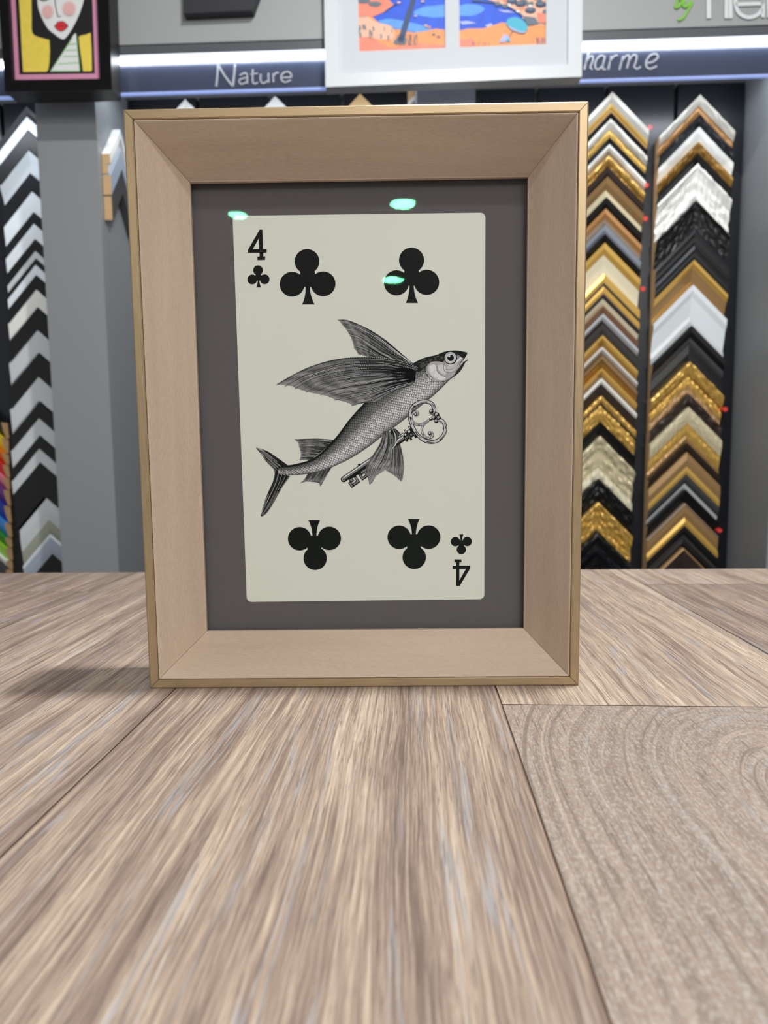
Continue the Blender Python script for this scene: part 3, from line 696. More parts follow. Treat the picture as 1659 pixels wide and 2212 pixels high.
def sample(name, apex, T, bands, label, group, N=1.915, TH=.035, hl=.115, hr=.105, style='slope', ornate=0, axes=None, rot=0., slope=1., cat='moulding sample', seed=0):
    """mitred corner sample; apex=(s,z) top outer corner, T = vertical thickness, bands=[(fraction end, finish)]"""
    s0, z0 = apex
    if axes is None: P = lambda a, h, z: wp(s0+a*math.cos(rot)-z*math.sin(rot), N-h, z0+a*math.sin(rot)+z*math.cos(rot))
    else: P = lambda a, h, z: axes(a, h, z0+z)
    ts = [0.]
    lo = 0
    for fr, c in bands:
        n = max(2, int(round((fr-lo)*14))) if ornate else 2
        for q in range(1, n+1):
            v = lo+(fr-lo)*q/n
            ts.append(v)
        lo = fr
    def mat_at(t):
        for fr, c in bands:
            if t < fr+1e-6: return pm(c)
        return pm(bands[-1][1])
    def height(t, a):
        h = TH*prof_fn(style, t)
        # small step where finishes meet
        lo_ = 0
        for i_, (fr, c) in enumerate(bands):
            if t <= fr+1e-6:
                f = (t-lo_)/(fr-lo_); h += 0 if (style == 'flat' and len(bands) == 1) else TH*.08*math.sin(math.pi*f) - TH*.08*(i_ % 2); break
            lo_ = fr
        if ornate:
            h += ornate*(noise.noise(Vector((abs(a)*85, t*T*85, seed*3.7)))*1.1+.5*math.sin(abs(a)*math.tau/.014)*math.sin(math.pi*t)*(seed % 2))
        return h
    mb = MB()
    for sgn, hw in ((-1, hl), (1, hr)):
        n = 44 if ornate else 1
        rows = []
        for t in ts:
            rows.append([P(sgn*hw*q/n, height(t, hw*q/n), -T*t-slope*hw*q/n) for q in range(n+1)])
        for a in range(len(ts)-1):
            mb.grid([rows[a], rows[a+1]], mat_at((ts[a]+ts[a+1])/2), smooth=bool(ornate))
        side = mat_at(.01)
        back_t = [P(sgn*hw*q/n, 0, -slope*hw*q/n) for q in range(n+1)]
        back_b = [P(sgn*hw*q/n, 0, -T-slope*hw*q/n) for q in range(n+1)]
        mb.grid([back_t, rows[0]], side, smooth=False); mb.grid([rows[-1], back_b], mat_at(.99), smooth=False); mb.grid([back_b, back_t], cut_wood, smooth=False)
        mb.poly([rows[i][-1] for i in range(len(ts))]+[back_b[-1], back_t[-1]], cut_wood)
    o = mb.build(name)
    org = P(0, 0, 0)
    o.data.transform(Matrix.Translation(-org)); o.location = org
    return props(o, label, cat, group)

def column(xf, items, group, hl, hr, base, N=1.912, rot=0., mapN=1.912, slope=1.):
    for i, it in enumerate(items):
        y0, bands, label = it[:3]; opt = it[3] if len(it) > 3 else {}
        x = opt.pop('x', None) or xf(y0)
        y1 = bands[-1][0]
        a = wsz(x, y0, mapN); b_ = wsz(xf(y1) if 'x' not in it else x, y1, mapN); T = a[1]-b_[1]
        bb = [((y-y0)/(y1-y0), c) for y, c in bands]
        kw = dict(style='slope', hl=hl, hr=hr); kw.update(opt)
        sample('moulding_sample', a, T, bb, label, group, N=NB-.004, TH=NB-.004-mapN+kw.pop('dth', 0), rot=rot, seed=i+base, slope=slope, **kw)
def interp(tab):
    def f(y):
        for (a, p), (b, q) in zip(tab[:-1], tab[1:]):
            if y <= b or (b, q) == tab[-1]: return p+(q-p)*(y-a)/(b-a)
    return f
hA = .108
O1 = dict(ornate=.0035)
colA = [
 (198, [(220, 'S'), (232, 'G'), (243, 'T')], 'topmost sample of the left gold column, silver over gold and tan bands'),
 (243, [(256, 'K')], 'thin black sample just below the topmost silver and gold one, left gold column'),
 (256, [(275, 'S'), (297, 'G')], 'silver and gold beaded sample, second light one down in the left gold column', dict(ornate=.002)),
 (297, [(311, 'Kb')], 'black sample below the silver and gold beaded one, left gold column'),
 (311, [(322, 'W'), (336, 'Ta')], 'cream white rimmed taupe sample above bright gold leaf one, left gold column'),
 (336, [(348, 'G'), (361, 'Gd')], 'bright rippled gold leaf sample beside the second red dot, left gold column', O1),
 (361, [(381, 'Db')], 'dark grey brown sample just below the rippled gold leaf one'),
 (381, [(406, 'B'), (425, 'Ch')], 'bronze sample with champagne lower rim beside the third red dot', dict(style='scoop')),
 (425, [(450, 'K')], 'black sample between champagne rimmed and orange brown ones'),
 (450, [(470, 'O'), (486, 'Ta')], 'orange brown burr wood sample with taupe rim above pale blue grey one'),
 (486, [(505, 'Bl')], 'pale blue grey silver sample, only bluish one in the left gold column'),
 (505, [(524, 'K')], 'black sample directly below the pale blue grey one'),
 (524, [(548, 'G'), (591, 'Cr')], 'wide gold and cream sample beside the fourth red dot', dict(style='scoop')),
 (591, [(610, 'G'), (617, 'Db'), (633, 'G')], 'double gold sample with dark groove below the wide gold and cream one', dict(style='flat')),
 (633, [(644, 'Db'), (661, 'Cr')], 'dark brown sample with cream lower rim below the double gold one'),
 (661, [(677, 'Co')], 'thin copper brown sample below the cream rimmed one'),
 (677, [(690, 'Ws'), (698, 'Br')], 'thin silver white sample with brown rim in the middle of the left gold column'),
 (698, [(724, 'Gy')], 'plain dark grey sample in the middle of the left gold column'),
 (724, [(735, 'G'), (749, 'Gd')], 'slim yellow gold sample directly below the plain dark grey one'),
 (749, [(758, 'W'), (769, 'Ta')], 'white silver sample with taupe rim below the slim yellow gold one'),
 (769, [(781, 'B'), (795, 'Gd')], 'bronze and dull gold sample below the white silver and taupe one'),
 (795, [(806, 'G'), (817, 'B')], 'narrow gold sample with bronze rim above the white edged dark brown one'),
 (817, [(828, 'W'), (855, 'Db')], 'dark brown sample with thin white upper edge'),
 (855, [(869, 'G'), (875, 'Db'), (911, 'G')], 'ornate carved gold leaf sample below the white edged dark brown one', dict(ornate=.004)),
 (911, [(942, 'K')], 'plain black sample above the wide carved champagne one'),
 (942, [(966, 'Ch'), (1010, 'Ch'), (1034, 'Cr')], 'wide carved champagne silver sample near the bottom of the left gold column', dict(ornate=.006, style='scoop')),
 (1034, [(1085, 'K')], 'wide carved black sample below the champagne silver one', dict(ornate=.005)),
 (1085, [(1125, 'G'), (1147, 'G')], 'wide carved gold sample, lowest gold one of the left gold column', dict(ornate=.006, style='scoop')),
 (1147, [(1172, 'K'), (1200, 'Kb')], 'ridged black sample below the lowest carved gold one', dict(ornate=.003)),
 (1200, [(1236, 'K')], 'black sample at the counter edge, lowest of the left gold column'),
]
column(interp([(198, 1323), (460, 1308), (850, 1299), (1150, 1291)]), colA, 'moulding samples, left gold column', .115, hA, 0)
colB = [
 (204, [(225, 'S'), (247, 'O')], 'topmost sample of the right gold column, beaded silver and bronze', dict(ornate=.002)),
 (247, [(274, 'Kb')], 'black beaded sample second from top in the right gold column', dict(ornate=.002)),
 (274, [(306, 'W')], 'plain white textured sample near the top of the right gold column', dict(ornate=.0015)),
 (306, [(331, 'Gd')], 'carved dull gold sample directly below the white textured one', dict(ornate=.003)),
 (331, [(353, 'K')], 'black sample above the large carved white one'),
 (353, [(372, 'W'), (405, 'W'), (432, 'W')], 'large carved cream white sample with leaf relief', dict(ornate=.004, style='scoop')),
 (432, [(494, 'K')], 'black carved sample with knobbly relief under the large cream white one', dict(ornate=.003, style='scoop')),
 (494, [(512, 'Kb'), (530, 'K'), (545, 'Kb'), (561, 'K')], 'black sample with two grey ridges above the bronze and gold one', dict(style='flat')),
 (561, [(577, 'G'), (603, 'B'), (615, 'Gd')], 'bronze sample with bright gold upper rim above the wide white one', dict(style='scoop')),
 (615, [(640, 'Wb'), (680, 'Wb'), (703, 'Ws')], 'wide plain bright white sample in the middle of the right gold column', dict(style='scoop')),
 (703, [(728, 'K'), (742, 'Gy'), (781, 'K')], 'wide black sample with grey ridge directly below the bright white one', dict(style='scoop')),
 (781, [(805, 'G'), (812, 'Gd'), (832, 'G'), (851, 'T')], 'carved bright gold sample with stepped gold bands below the wide black one', dict(ornate=.004, style='scoop')),
 (851, [(879, 'Db')], 'dark brown carved sample with bronze flecks beside the red dot', dict(ornate=.005)),
 (879, [(913, 'Ch'), (941, 'G'), (957, 'B')], 'three band champagne and yellow gold sample with beaded rim', dict(ornate=.0015)),
 (957, [(977, 'Db')], 'dark brown black sample below the champagne and yellow gold one'),
 (977, [(1008, 'B'), (1024, 'G')], 'fluted bronze sample with gold lower rim', dict(style='flat')),
 (1024, [(1045, 'Gy'), (1058, 'Ws')], 'grey sample with bright silver lower rim'),
 (1058, [(1087, 'K')], 'black sample below the silver rimmed grey one'),
 (1087, [(1092, 'Ta'), (1118, 'B'), (1135, 'G')], 'bronze and bright gold sample beside the lowest red dot', dict(style='flat')),
 (1135, [(1156, 'K'), (1164, 'Gy'), (1184, 'K')], 'black sample with grey line below the lowest gold one'),
 (1184, [(1189, 'T'), (1236, 'Db')], 'dark brown sample with thin gold line at the counter edge, right gold column'),
]
column(interp([(205, 1513), (494, 1502), (700, 1495), (900, 1487), (1190, 1477)]), colB, 'moulding samples, right gold column', .113, .103, 50)
fl = dict(style='flat'); sc = dict(style='scoop')
colC = [
 (230, [(252, 'Gy')], 'dim grey sample, topmost of the white column at left'),
 (252, [(280, 'Wb')], 'first white sample from the top of the left column', fl),
 (281, [(322, 'K')], 'black sample between the two uppermost white ones, left column', fl),
 (323, [(374, 'Wb')], 'wide scooped white sample, second white one down at left', sc),
 (374, [(413, 'Kb')], 'blue black sample under the wide scooped white one at left', fl),
 (414, [(458, 'Wb')], 'third white sample down in the left column, broad and flat', fl),
 (458, [(482, 'Kb')], 'narrow blue black sample under the third white one at left', fl),
 (483, [(516, 'Wb')], 'fourth white sample down in the left column', fl),
 (516, [(541, 'K')], 'black sample above the thin silver white one at left', fl),
 (542, [(558, 'Ws')], 'thin silver white sample, slimmest light one in the left column', fl),
 (558, [(571, 'K')], 'very thin black sample between two slim white ones at left', fl),
 (572, [(594, 'Wb')], 'slim white sample just below the thin silver white one at left', fl),
 (594, [(624, 'K')], 'black sample under the pair of slim white ones at left', fl),
 (625, [(663, 'W')], 'white sample below the slim pair, halfway down the left column', fl),
 (663, [(711, 'K')], 'broad black sample halfway down the left column', fl),
 (712, [(761, 'Ws')], 'broad white grey sample just below the middle of the left column', fl),
 (761, [(812, 'K')], 'broad black sample below the broad white grey one at left', fl),
 (813, [(866, 'Ws')], 'broadest pale grey white sample in the lower half of the left column', fl),
 (866, [(902, 'K')], 'black sample below the broadest pale grey white one at left', fl),
 (903, [(940, 'Ws')], 'pale grey sample, second light one above the large black gap at left', fl),
 (940, [(968, 'K')], 'black sample between the two pale grey ones above the large gap at left', fl),
 (969, [(998, 'Ws')], 'pale grey sample directly above the tall black one at left', fl),
 (998, [(1074, 'K')], 'tall black sample near the bottom of the left column', fl),
 (1076, [(1123, 'Ws'), (1150, 'Gg')], 'wide light grey sample with greenish rim near the counter at left', dict(style='flat', x=101)),
 (1153, [(1162, 'Wb'), (1197, 'Bl')], 'blue grey sample with white edge near the counter at left', dict(style='flat', x=108)),
 (1197, [(1238, 'K')], 'black sample at the counter edge, lowest of the left column', dict(style='flat', x=112)),
]
column(interp([(230, 57), (323, 60), (414, 69), (542, 76), (813, 81), (970, 84), (1238, 110)]), colC, 'moulding samples, white column at left', .098, .098, 100, rot=.045)
colD = [(838, [(872, 'K')], 'black sample above the coloured ones at the left edge'), (872, [(905, 'Ye')], 'yellow sample at the far left edge'), (905, [(930, 'Or')], 'orange sample at the far left edge'), (930, [(958, 'Re')], 'red sample at the far left edge'),
        (958, [(985, 'Pi')], 'pink sample at the far left edge'), (985, [(1020, 'Pu')], 'purple sample at the far left edge'), (1020, [(1058, 'Bu')], 'dark blue sample at the far left edge'), (1058, [(1090, 'Lb')], 'light blue sample at the far left edge'),
        (1090, [(1112, 'Gn')], 'dark green sample at the far left edge'), (1112, [(1140, 'Lg')], 'lime green sample at the far left edge'), (1140, [(1160, 'W')], 'thin white sample below the lime green one at the far left edge'), (1160, [(1200, 'Gy')], 'dark grey sample in the bottom left corner above the counter')]
column(interp([(700, -86), (1235, -66)]), colD, 'coloured moulding samples at the far left', .11, .112, 150, rot=.03)
# peaks seen over the top of the wooden frame
column(lambda y: 400, [(214, [(229, 'W'), (262, 'Cr')], 'white peaked sample left above the wooden frame, nearest the grey pillar', dict(style='flat'))], 'samples peeking over the frame', .11, .11, 170)
column(lambda y: 594, [(207, [(231, 'W')], 'white peaked sample over the frame below the word Nature', dict(style='flat'))], 'samples peeking over the frame', .11, .11, 171)
column(lambda y: 778, [(202, [(245, 'Wd')], 'tan wood peaked sample over the frame, below the white hanging picture', dict(style='flat'))], 'samples peeking over the frame', .11, .11, 172)
column(lambda y: 895, [(172, [(206, 'Wd'), (216, 'W')], 'tan and white sample edge beside the central grey pillar, below white picture', dict(style='flat', hl=.02, hr=.0065))], 'samples peeking over the frame', .03, .01, 173)
# samples on the left cheek of the centre bay, cut ends towards us
def cheek(py0, py1, px0, px1, bands, label, TH, n0=1.765, slope=1.35):
    s_w = pl1; half = .075
    a0 = wsz(px1, py0, n0); a1 = wsz(px1, py1, n0)
    apexn = n0+half
    axes = lambda a, h, z: wp(s_w+.0015+h, apexn+a, z)
    sample('moulding_sample', (0, a0[1]+slope*half), a0[1]-a1[1], bands, label, 'samples on the pillar cheek', TH=TH, hl=half, hr=half, style='flat', axes=axes, slope=slope)
cheek(332, 353, 221, 240, [(1, 'W')], 'white sample with raw wood end, topmost on the pillar cheek', .023)
cheek(354, 375, 214, 231, [(1, 'Ws')], 'small wood ended sample, second down on the pillar cheek', .017)
cheek(378, 421, 220, 240, [(1, 'Bl')], 'pale grey sample with tall raw wood end, third down on the pillar cheek', .023)
cheek(424, 475, 220, 239, [(1, 'Gy')], 'dark grey sample with raw wood end, lowest on the pillar cheek', .022)

# red dots
reds = [(1404, 275, 'red dot beside the topmost black and silver samples', 'Pi'), (1396, 400, 'red dot at the end of the rippled gold leaf and bronze samples', 'Re'), (1394, 472, 'red dot at the end of the champagne rimmed sample', 'Re'),
        (1389, 624, 'red dot at the end of the wide gold and cream sample', 'Re'), (1567, 884, 'red dot at the end of the dark brown carved sample, right column', 'Re'), (1555, 1146, 'lowest red dot, near the counter, right column', 'Re')]
redm = mat('red_sticker', (226, 62, 56), .5); pinkm = mat('pink_sticker', (228, 110, 112), .5)
for x, y, lab, c in reds:
    Nn = NB-.0055 if x < 1500 else 1.905
    s, z = wsz(x, y, Nn); mb = MB(); r_ = .0072 if x < 1500 else .0068
    base = [wp(s+r_*math.cos(i*math.tau/20), Nn, z+r_*math.sin(i*math.tau/20)) for i in range(20)]
    mb.prism(base, WN*(.0012 if x < 1500 else .035), redm if c == 'Re' else pinkm)
    o = mb.build('price_dot'); c_ = Vector(wp(s, Nn, z)); o.data.transform(Matrix.Translation(-c_)); o.location = c_
    props(o, lab, 'sticker', 'red marker dots')

# ================================================================== HANGING PICTURES
def wpoly(pts, N): return [wp(*((lambda q: (q[0], N, q[1]))(wsz(x, y, N)))) for x, y in pts]
def ring(mb, outer, inner, N, m, dep, mside=None):
    """frame band between two quads of photo pixels lying at plane N, pushed back by dep"""
    A = [Vector(p) for p in wpoly(outer, N)]; B = [Vector(p) for p in wpoly(inner, N)]; n = len(A)
    for i in range(n):
        j = (i+1) % n
        mb.face([A[i], A[j], B[j], B[i]], m); mb.face([A[i], A[j], A[j]+WN*dep, A[i]+WN*dep], mside or m)
        mb.face([B[i], B[j], B[j]+WN*dep, B[i]+WN*dep], mside or m); mb.face([A[i]+WN*dep, A[j]+WN*dep, B[j]+WN*dep, B[i]+WN*dep], mside or m)
# black framed portrait
NP = 1.645
c0 = wpoly([(126, 190)], NP)[0]
pt = props(empty('framed_portrait', c0), 'black framed portrait of a pale face with red lips and pink mat, top left', 'picture')
bf = mat('black_frame_lacquer', (10, 10, 13), .35, spec=.3)
mb = MB(); ring(mb, [(11, 198), (242, 193.5), (224, -330), (-28, -330)], [(27, 172.5), (215, 170), (199, -300), (2, -300)], NP, bf, .052); mb.build('moulding', pt)
mb = MB(); ring(mb, [(26, 173.5), (216, 171), (200, -302), (0, -302)], [(41, 161), (205, 159), (190, -280), (18, -280)], NP+.012, mat('pink_mat', (206, 140, 172), .7), .002); mb.build('mat_board', pt)
mb = MB(); mb.prism(wpoly([(60, 205), (200, 202), (196, 170), (62, 172)], 1.66), WN*.038, bf); mb.build('hanging_batten', pt)
def PFN(N0):
    def f(x, y, L):
        N = N0-.0004*L; s, z = wsz(x, y, N); return wp(s, N, z)
    return f
def q6(p): return [(x/6.38, y/6.38) for x, y in p]
k = Ink(PFN(1.662))
yel = mat('paint_yellow', (228, 206, 84), .6, var=.12, bump=(60, .1, .001)); pwh = mat('paint_white', (222, 226, 228), .6); pbl = mat('paint_black', (22, 22, 26), .5)
k.poly([(20, 182), (218, 180), (204, -310), (0, -310)], pbl, L=0)
k.poly(q6([(262, 0), (255, -300), (430, -300), (432, 0), (436, 200), (436, 400), (445, 450), (470, 485), (520, 508), (600, 530), (680, 550), (688, 700), (682, 850), (665, 960), (640, 990), (318, 992), (300, 700), (280, 300)]), yel)
k.poly(q6([(1085, 510), (1110, 492), (1180, 478), (1250, 450), (1262, 700), (1268, 960), (1255, 982), (1145, 985), (1120, 800), (1095, 620)]), yel)
k.poly(q6([(1040, 455), (1048, 480), (1060, 600), (1075, 750), (1095, 880), (1105, 975), (1085, 988), (690, 990), (800, 830), (930, 620), (1000, 500)]), pwh)
gr = mat('paint_green', (140, 196, 130), .6)
for a, b in (((930, 612), (1055, 605)), ((900, 692), (1060, 690)), ((868, 778), (1070, 775)), ((800, 880), (1085, 865)), ((710, 980), (1095, 978))):
    k.stroke(lineq(*q6([a, b])), 2.2, gr, L=2)
k.stroke(lineq(*q6([(1048, 470), (1100, 975)])), 1.8, gr, L=2); k.stroke(lineq(*q6([(1000, 520), (695, 985)])), 1.8, gr, L=2)
face = q6(spline([(505, -300), (512, -100), (520, 60), (545, 160), (590, 270), (660, 390), (740, 460), (820, 520), (860, 540), (895, 530), (960, 450), (1040, 310), (1110, 150), (1155, 0), (1185, -150), (1190, -300)], 60))
k.poly([(x-.8, y+.8) for x, y in face], mat('paint_grey', (120, 124, 128), .6), L=2)
k.poly(face, pwh, L=3)
def blush(cx, cy, r, ry):
    for i, (f, c) in enumerate(((1, (222, 214, 214)), (.9, (222, 200, 200)), (.8, (222, 188, 188)), (.7, (222, 176, 176)))):
        cc = q6([(cx, cy)])[0]; k.circle(cc[0], cc[1], r*f/6.38, mat('paint_blush_%d' % i, c, .6), L=4+i, ry=ry*f/6.38)
blush(655, 160, 92, 105); blush(950, 120, 105, 115)
k.stroke(spline(q6([(745, -150), (760, 40), (790, 200), (810, 232), (835, 215)]), 20), 2., mat('paint_dark', (60, 56, 56), .6), L=4)
k.stroke(spline(q6([(540, -20), (590, 8), (660, -8)]), 10), 3., pbl, L=4)
k.poly(q6(spline([(742, 362), (790, 305), (835, 292), (880, 298), (938, 352), (900, 410), (845, 435), (790, 415), (742, 362)], 40)), mat('paint_dark', (60, 56, 56)), L=4)
k.poly(q6(spline([(752, 360), (795, 312), (835, 302), (880, 308), (925, 352), (890, 405), (845, 426), (795, 408), (752, 360)], 40)), mat('paint_red', (208, 52, 62), .5), L=5)
k.stroke(spline(q6([(775, 362), (840, 352), (905, 358)]), 10), 1.3, mat('paint_darkred', (150, 30, 40), .5), L=6)
k.mb.build('painting', pt)
# white framed double seaside picture
NW = 1.668
wf = props(empty('framed_seascape', wpoly([(980, 178)], NW)[0]), 'white framed picture with two openings showing blue water and orange shore', 'picture')
whm = mat('white_frame_lacquer', (202, 209, 216), .4); matw = mat('white_mat_board', (195, 202, 210), .8)
mb = MB(); ring(mb, [(703, 188), (1257, 165.5), (1262, -330), (695, -330)], [(733, 159.5), (1227, 139), (1231, -300), (724, -300)], NW, whm, .0325); mb.build('moulding', wf)
mb = MB()
outer = wpoly([(728, 164), (1232, 144), (1236, -305), (719, -305)], 1.678)
h1 = wpoly([(776, 111), (962, 103.5), (960, -240), (770, -240)], 1.678); h2 = wpoly([(993, 102), (1179, 95), (1182, -240), (990, -240)], 1.678)
mb.poly(outer, matw, holes=[h1, h2]); mb.build('mat_board', wf)
blu = mat('paint_sea', (24, 84, 214), .6, var=.25, bump=(50, .1, .001)); lbl = mat('paint_shallow', (86, 152, 226), .6, var=.15); org = mat('paint_sand', (232, 150, 92), .6, var=.15, bump=(60, .1, .001)); sal = mat('paint_coral', (232, 134, 112), .6, var=.2)
pea = mat('paint_peach', (226, 180, 156), .6, var=.1); nav = mat('paint_navy', (40, 66, 110), .6); slate = mat('paint_slate', (94, 110, 124), .6); teal = mat('paint_teal', (66, 170, 200), .6); lil = mat('paint_lilac', (168, 178, 226), .6)
def q2(p): return [(700+x/2.911, y/2.911) for x, y in p]
k = Ink(PFN(1.686))
k.poly([(770, 116), (966, 108), (966, -245), (764, -245)], blu, L=0)
k.poly(q2(spline([(340, 130), (400, 118), (470, 125), (540, 140), (640, 165), (680, 185), (620, 205), (560, 200), (430, 175), (340, 140)], 30)), lbl)
k.poly(q2(spline([(560, 75), (620, 45), (700, 35), (790, 32), (790, 95), (720, 110), (640, 105), (570, 90)], 30)), lbl)
k.poly(q2([(380, 185), (470, 185), (560, 205), (640, 195), (700, 180), (790, 190), (790, 320), (210, 340), (200, 90), (300, 100), (350, 150), (430, 165), (425, 185)]), org, L=2)
k.poly(q2([(200, -400), (340, -400), (370, -40), (440, 30), (380, 75), (320, 100), (200, 115)]), sal, L=3)
k.poly(q2(spline([(210, 110), (260, 95), (330, 140), (420, 165), (440, 240), (360, 250), (250, 235), (205, 230)], 30)), pea, L=3)
k.poly(q2([(200, 235), (300, 230), (350, 270), (420, 300), (600, 270), (790, 290), (790, 345), (200, 350)]), sal, L=3)
for i in range(26):
    x = R.uniform(215, 440); y = 150+R.uniform(0, 70)+(x-215)*.1
    k.stroke(q2([(x, y), (x+4, y+14), (x+2, y+30)]), R.uniform(1.5, 4), slate if i % 2 else pea, L=4)
for cx_, cy_2 in ((320, 25), (250, 5), (300, -40)):
    k.poly(q2([(cx_+42*math.cos(t_/16*math.tau), cy_2+16*math.sin(t_/16*math.tau)) for t_ in range(16)]), slate, L=5)
k.stroke(spline(q2([(380, 75), (440, 32), (470, 20)]), 8), 2, nav, L=4)
k.stroke(spline(q2([(590, -120), (560, 0), (520, 130), (480, 262)]), 16), 10, nav, w2=13, L=6)
k.poly(q2([(435, 265), (470, 225), (520, 240), (515, 275), (450, 278)]), slate, L=5)
for i in range(18):
    x = R.uniform(440, 590); k.stroke(q2([(x, 285), (x+R.uniform(-10, 10), 255), (x+R.uniform(-18, 18), 215)]), 1.2, slate, L=6)
for x, y, m_ in ((620, 8, pea), (470, 15, pea), (575, 100, lil), (640, 160, pea), (660, 170, org), (690, 215, slate), (720, 230, slate)):
    k.circle(*q2([(x, y)])[0], 4, m_, L=6, n=10, ry=2.2)
k.mb.build('left_print', wf).name = 'print'
k = Ink(PFN(1.686))
k.poly([(987, 107), (1184, 99), (1187, -245), (985, -245)], blu, L=0)
k.poly(q2(spline([(840, 40), (900, 25), (980, 35), (1010, 60), (950, 95), (880, 100), (840, 95)], 24)), lbl)
for a in ([(850, 135), (900, 130), (960, 145), (870, 155)], [(1090, 60), (1160, 65), (1200, 80), (1130, 78)], [(1010, 160), (1050, 145), (1070, 165), (1040, 178)]): k.poly(q2(a), lil, L=2)
k.poly(q2([(835, 195), (900, 180), (1000, 178), (1060, 160), (1120, 140), (1180, 150), (1260, 165), (1410, 150), (1410, 310), (835, 330)]), org, L=3)
k.poly(q2([(1010, -10), (1100, 20), (1190, 60), (1260, 110), (1330, 160), (1410, 160), (1410, -300), (980, -300)]), pea, L=3)
k.stroke(spline(q2([(930, 5), (1060, 18), (1160, 45), (1240, 95), (1280, 140)]), 20), 3.5, nav, L=4)
for i in range(46):
    x = R.uniform(1080, 1400); y = R.uniform(-40, 130)
    if y > (x-1080)*.5+20: continue
    k.circle(*q2([(x, y)])[0], R.uniform(3, 7), R.choice((sal, org, pwh, slate, pea)), L=5+i % 3, n=10, ry=R.uniform(2, 5))
for cx_, cy_2 in ((1235, 22), (1298, 62), (1362, 25), (1180, 5)):
    k.poly(q2([(cx_+34*math.cos(t_/16*math.tau), cy_2+17*math.sin(t_/16*math.tau)) for t_ in range(16)]), nav, L=9)
    k.poly(q2([(cx_-3+24*math.cos(t_/16*math.tau), cy_2-3+8*math.sin(t_/16*math.tau)) for t_ in range(16)]), slate, L=10)
k.poly(q2([(1250, 100), (1330, 110), (1350, 150), (1280, 160)]), slate, L=7)
k.poly(q2([(1340, 80), (1390, 85), (1395, 145), (1350, 140)]), sal, L=8)
k.stroke(q2([(1215, 150), (1190, 190), (1160, 235)]), 1.5, slate, L=8)
k.poly(q2(spline([(1145, 150), (1155, 120), (1200, 108), (1250, 125), (1280, 165), (1272, 195), (1240, 200), (1190, 178), (1150, 158)], 30)), teal, L=9)
k.poly(q2([(1150, 158), (1190, 178), (1240, 200), (1272, 195), (1262, 206), (1235, 208), (1180, 188)]), lil, L=10)
k.poly(q2([(1130, 215), (1160, 225), (1175, 262), (1140, 262), (1100, 268)]), lil, L=8); k.circle(*q2([(1158, 250)])[0], 4, teal, L=9, n=8)
k.poly(q2([(850, 250), (930, 240), (960, 290), (850, 300)]), sal, L=4)
for i in range(26):
    x = R.choice((R.uniform(930, 1040), R.uniform(1300, 1395))); k.stroke(q2([(x, 285), (x+2, 265), (x+R.uniform(-6, 6), 235 if x > 1200 else 262)]), 1.3, R.choice((slate, sal)), L=6)
k.mb.build('print', wf)
mb = MB(); mb.prism(wpoly([(860, 60), (1100, 50), (1100, -200), (860, -195)], 1.690), WN*.0115, whm); mb.build('hanging_batten', wf)
# dark angular block at the top
bk = MB(); bk.prism(wpoly([(395, -120), (396, 29), (545, 22), (596, -120)], 1.675), WN*.0245, mat('block_dark', (44, 46, 52), .5))
props(bk.build('wall_block'), 'dark angular block on grey wall at the top edge, between the two pictures', 'wall block')

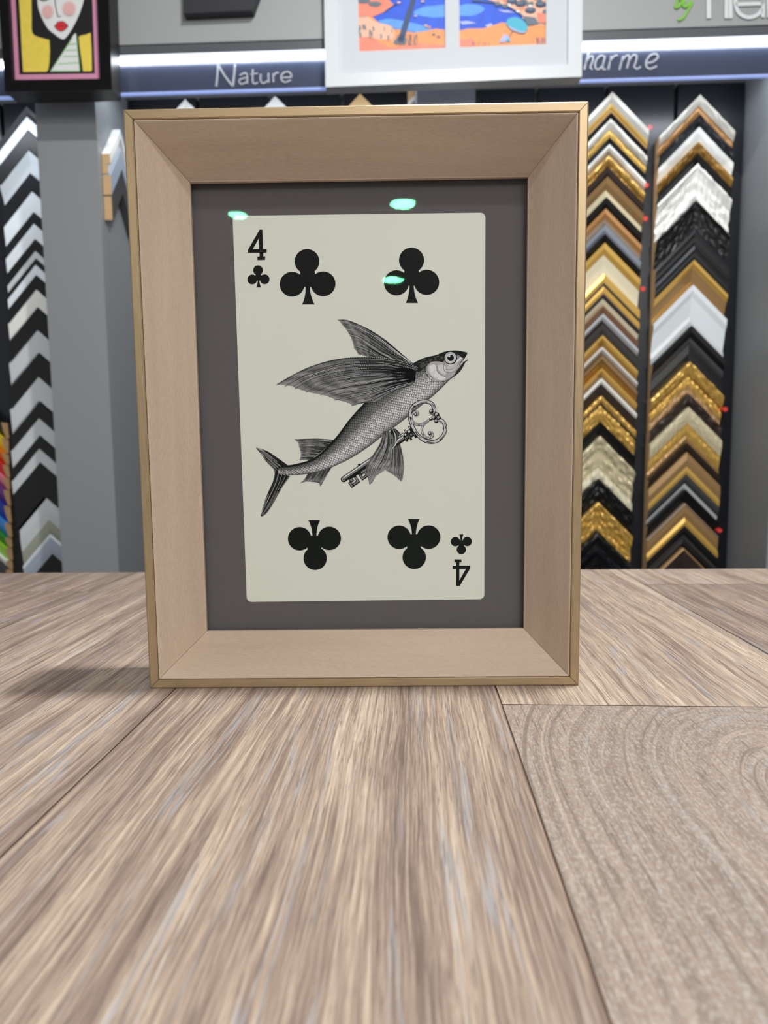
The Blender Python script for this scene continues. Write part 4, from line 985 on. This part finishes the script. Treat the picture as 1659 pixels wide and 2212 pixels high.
# ================================================================== LIGHTS
def refl_point(px, py, zc):
    r = ray(px, py).normalized(); t = ((FO-CAM).dot(ED)+.0388)/r.dot(ED); P = CAM+r*t
    d = r - 2*r.dot(ED)*ED; k_ = (zc-P.z)/d.z
    return P+d*k_
lampm = mat('downlight_glow', (255, 255, 255), emit=((255, 250, 240), 560.))
trimm = mat('downlight_ring', (220, 220, 220), .4)
for (px, py, rr_) in ((871, 441, .092), (848, 605, .11), (514, 465, .07)):
    P = refl_point(px, py, ZC-.004)
    o = props(empty('ceiling_downlight', P), {871: 'round ceiling downlight reflected above the card', 848: 'round ceiling downlight reflected in the upper right club', 514: 'small ceiling downlight reflected at the card corner'}[px], 'ceiling light', 'ceiling downlights')
    mb = MB(); mb.poly([P+Vector((rr_*math.cos(i*math.tau/24), rr_*math.sin(i*math.tau/24), 0)) for i in range(24)], lampm); mb.build('lens', o)
    mb = MB(); 
    for i in range(24):
        a, b_ = i*math.tau/24, (i+1)*math.tau/24
        q = lambda r_, an, dz: P+Vector((r_*math.cos(an), r_*math.sin(an), dz))
        mb.face([q(rr_, a, .0005), q(rr_, b_, .0005), q(rr_*1.25, b_, .002), q(rr_*1.25, a, .002)], trimm); mb.face([q(rr_*1.25, a, .002), q(rr_*1.25, b_, .002), q(rr_*1.25, b_, .004), q(rr_*1.25, a, .004)], trimm)
    mb.build('trim_ring', o)
def area(name, loc, tgt, size, power, col=(1, 1, 1), sizey=None, spread=None):
    l = bpy.data.lights.new(name, 'AREA'); l.energy = power; l.color = col; l.size = size
    if sizey: l.shape = 'RECTANGLE'; l.size_y = sizey
    if spread: l.spread = spread
    o = bpy.data.objects.new(name, l); COL.objects.link(o); o.location = loc
    o.rotation_euler = (Vector(tgt)-Vector(loc)).to_track_quat('-Z', 'Y').to_euler()
    return o
area('ceiling_spot_key', (.23, .475, 1.95), (-.04, .42, 0), .08, 42, (1, .98, .94))
area('ceiling_spot_front', (.55, -1.2, 1.93), (0, .42, .2), .10, 17, (1, .97, .94))
area('ceiling_panel_front', (1.35, -1.9, 1.75), (0, .9, .2), 1.3, 40, (1, .985, .96), 1.0)
w = bpy.data.worlds.new('world'); scn.world = w; w.use_nodes = True
w.node_tree.nodes['Background'].inputs[0].default_value = (.93, .97, 1, 1); w.node_tree.nodes['Background'].inputs[1].default_value = .46

# ================================================================== CAMERA
cd = bpy.data.cameras.new('camera'); co = bpy.data.objects.new('camera', cd); COL.objects.link(co)
M = Matrix((RT, UP, -FW)).transposed().to_4x4(); M.translation = CAM; co.matrix_world = M
cd.sensor_fit = 'HORIZONTAL'; cd.sensor_width = 36; cd.lens = FPX/1659*36
cd.clip_start = .01; cd.clip_end = 50
cd.dof.use_dof = True; cd.dof.focus_distance = .435; cd.dof.aperture_fstop = 11.0
scn.camera = co
scn.view_settings.view_transform = 'Standard'; scn.view_settings.look = 'None'; scn.view_settings.gamma = 1; scn.view_settings.exposure = -.22
scn.view_settings.use_curve_mapping = False
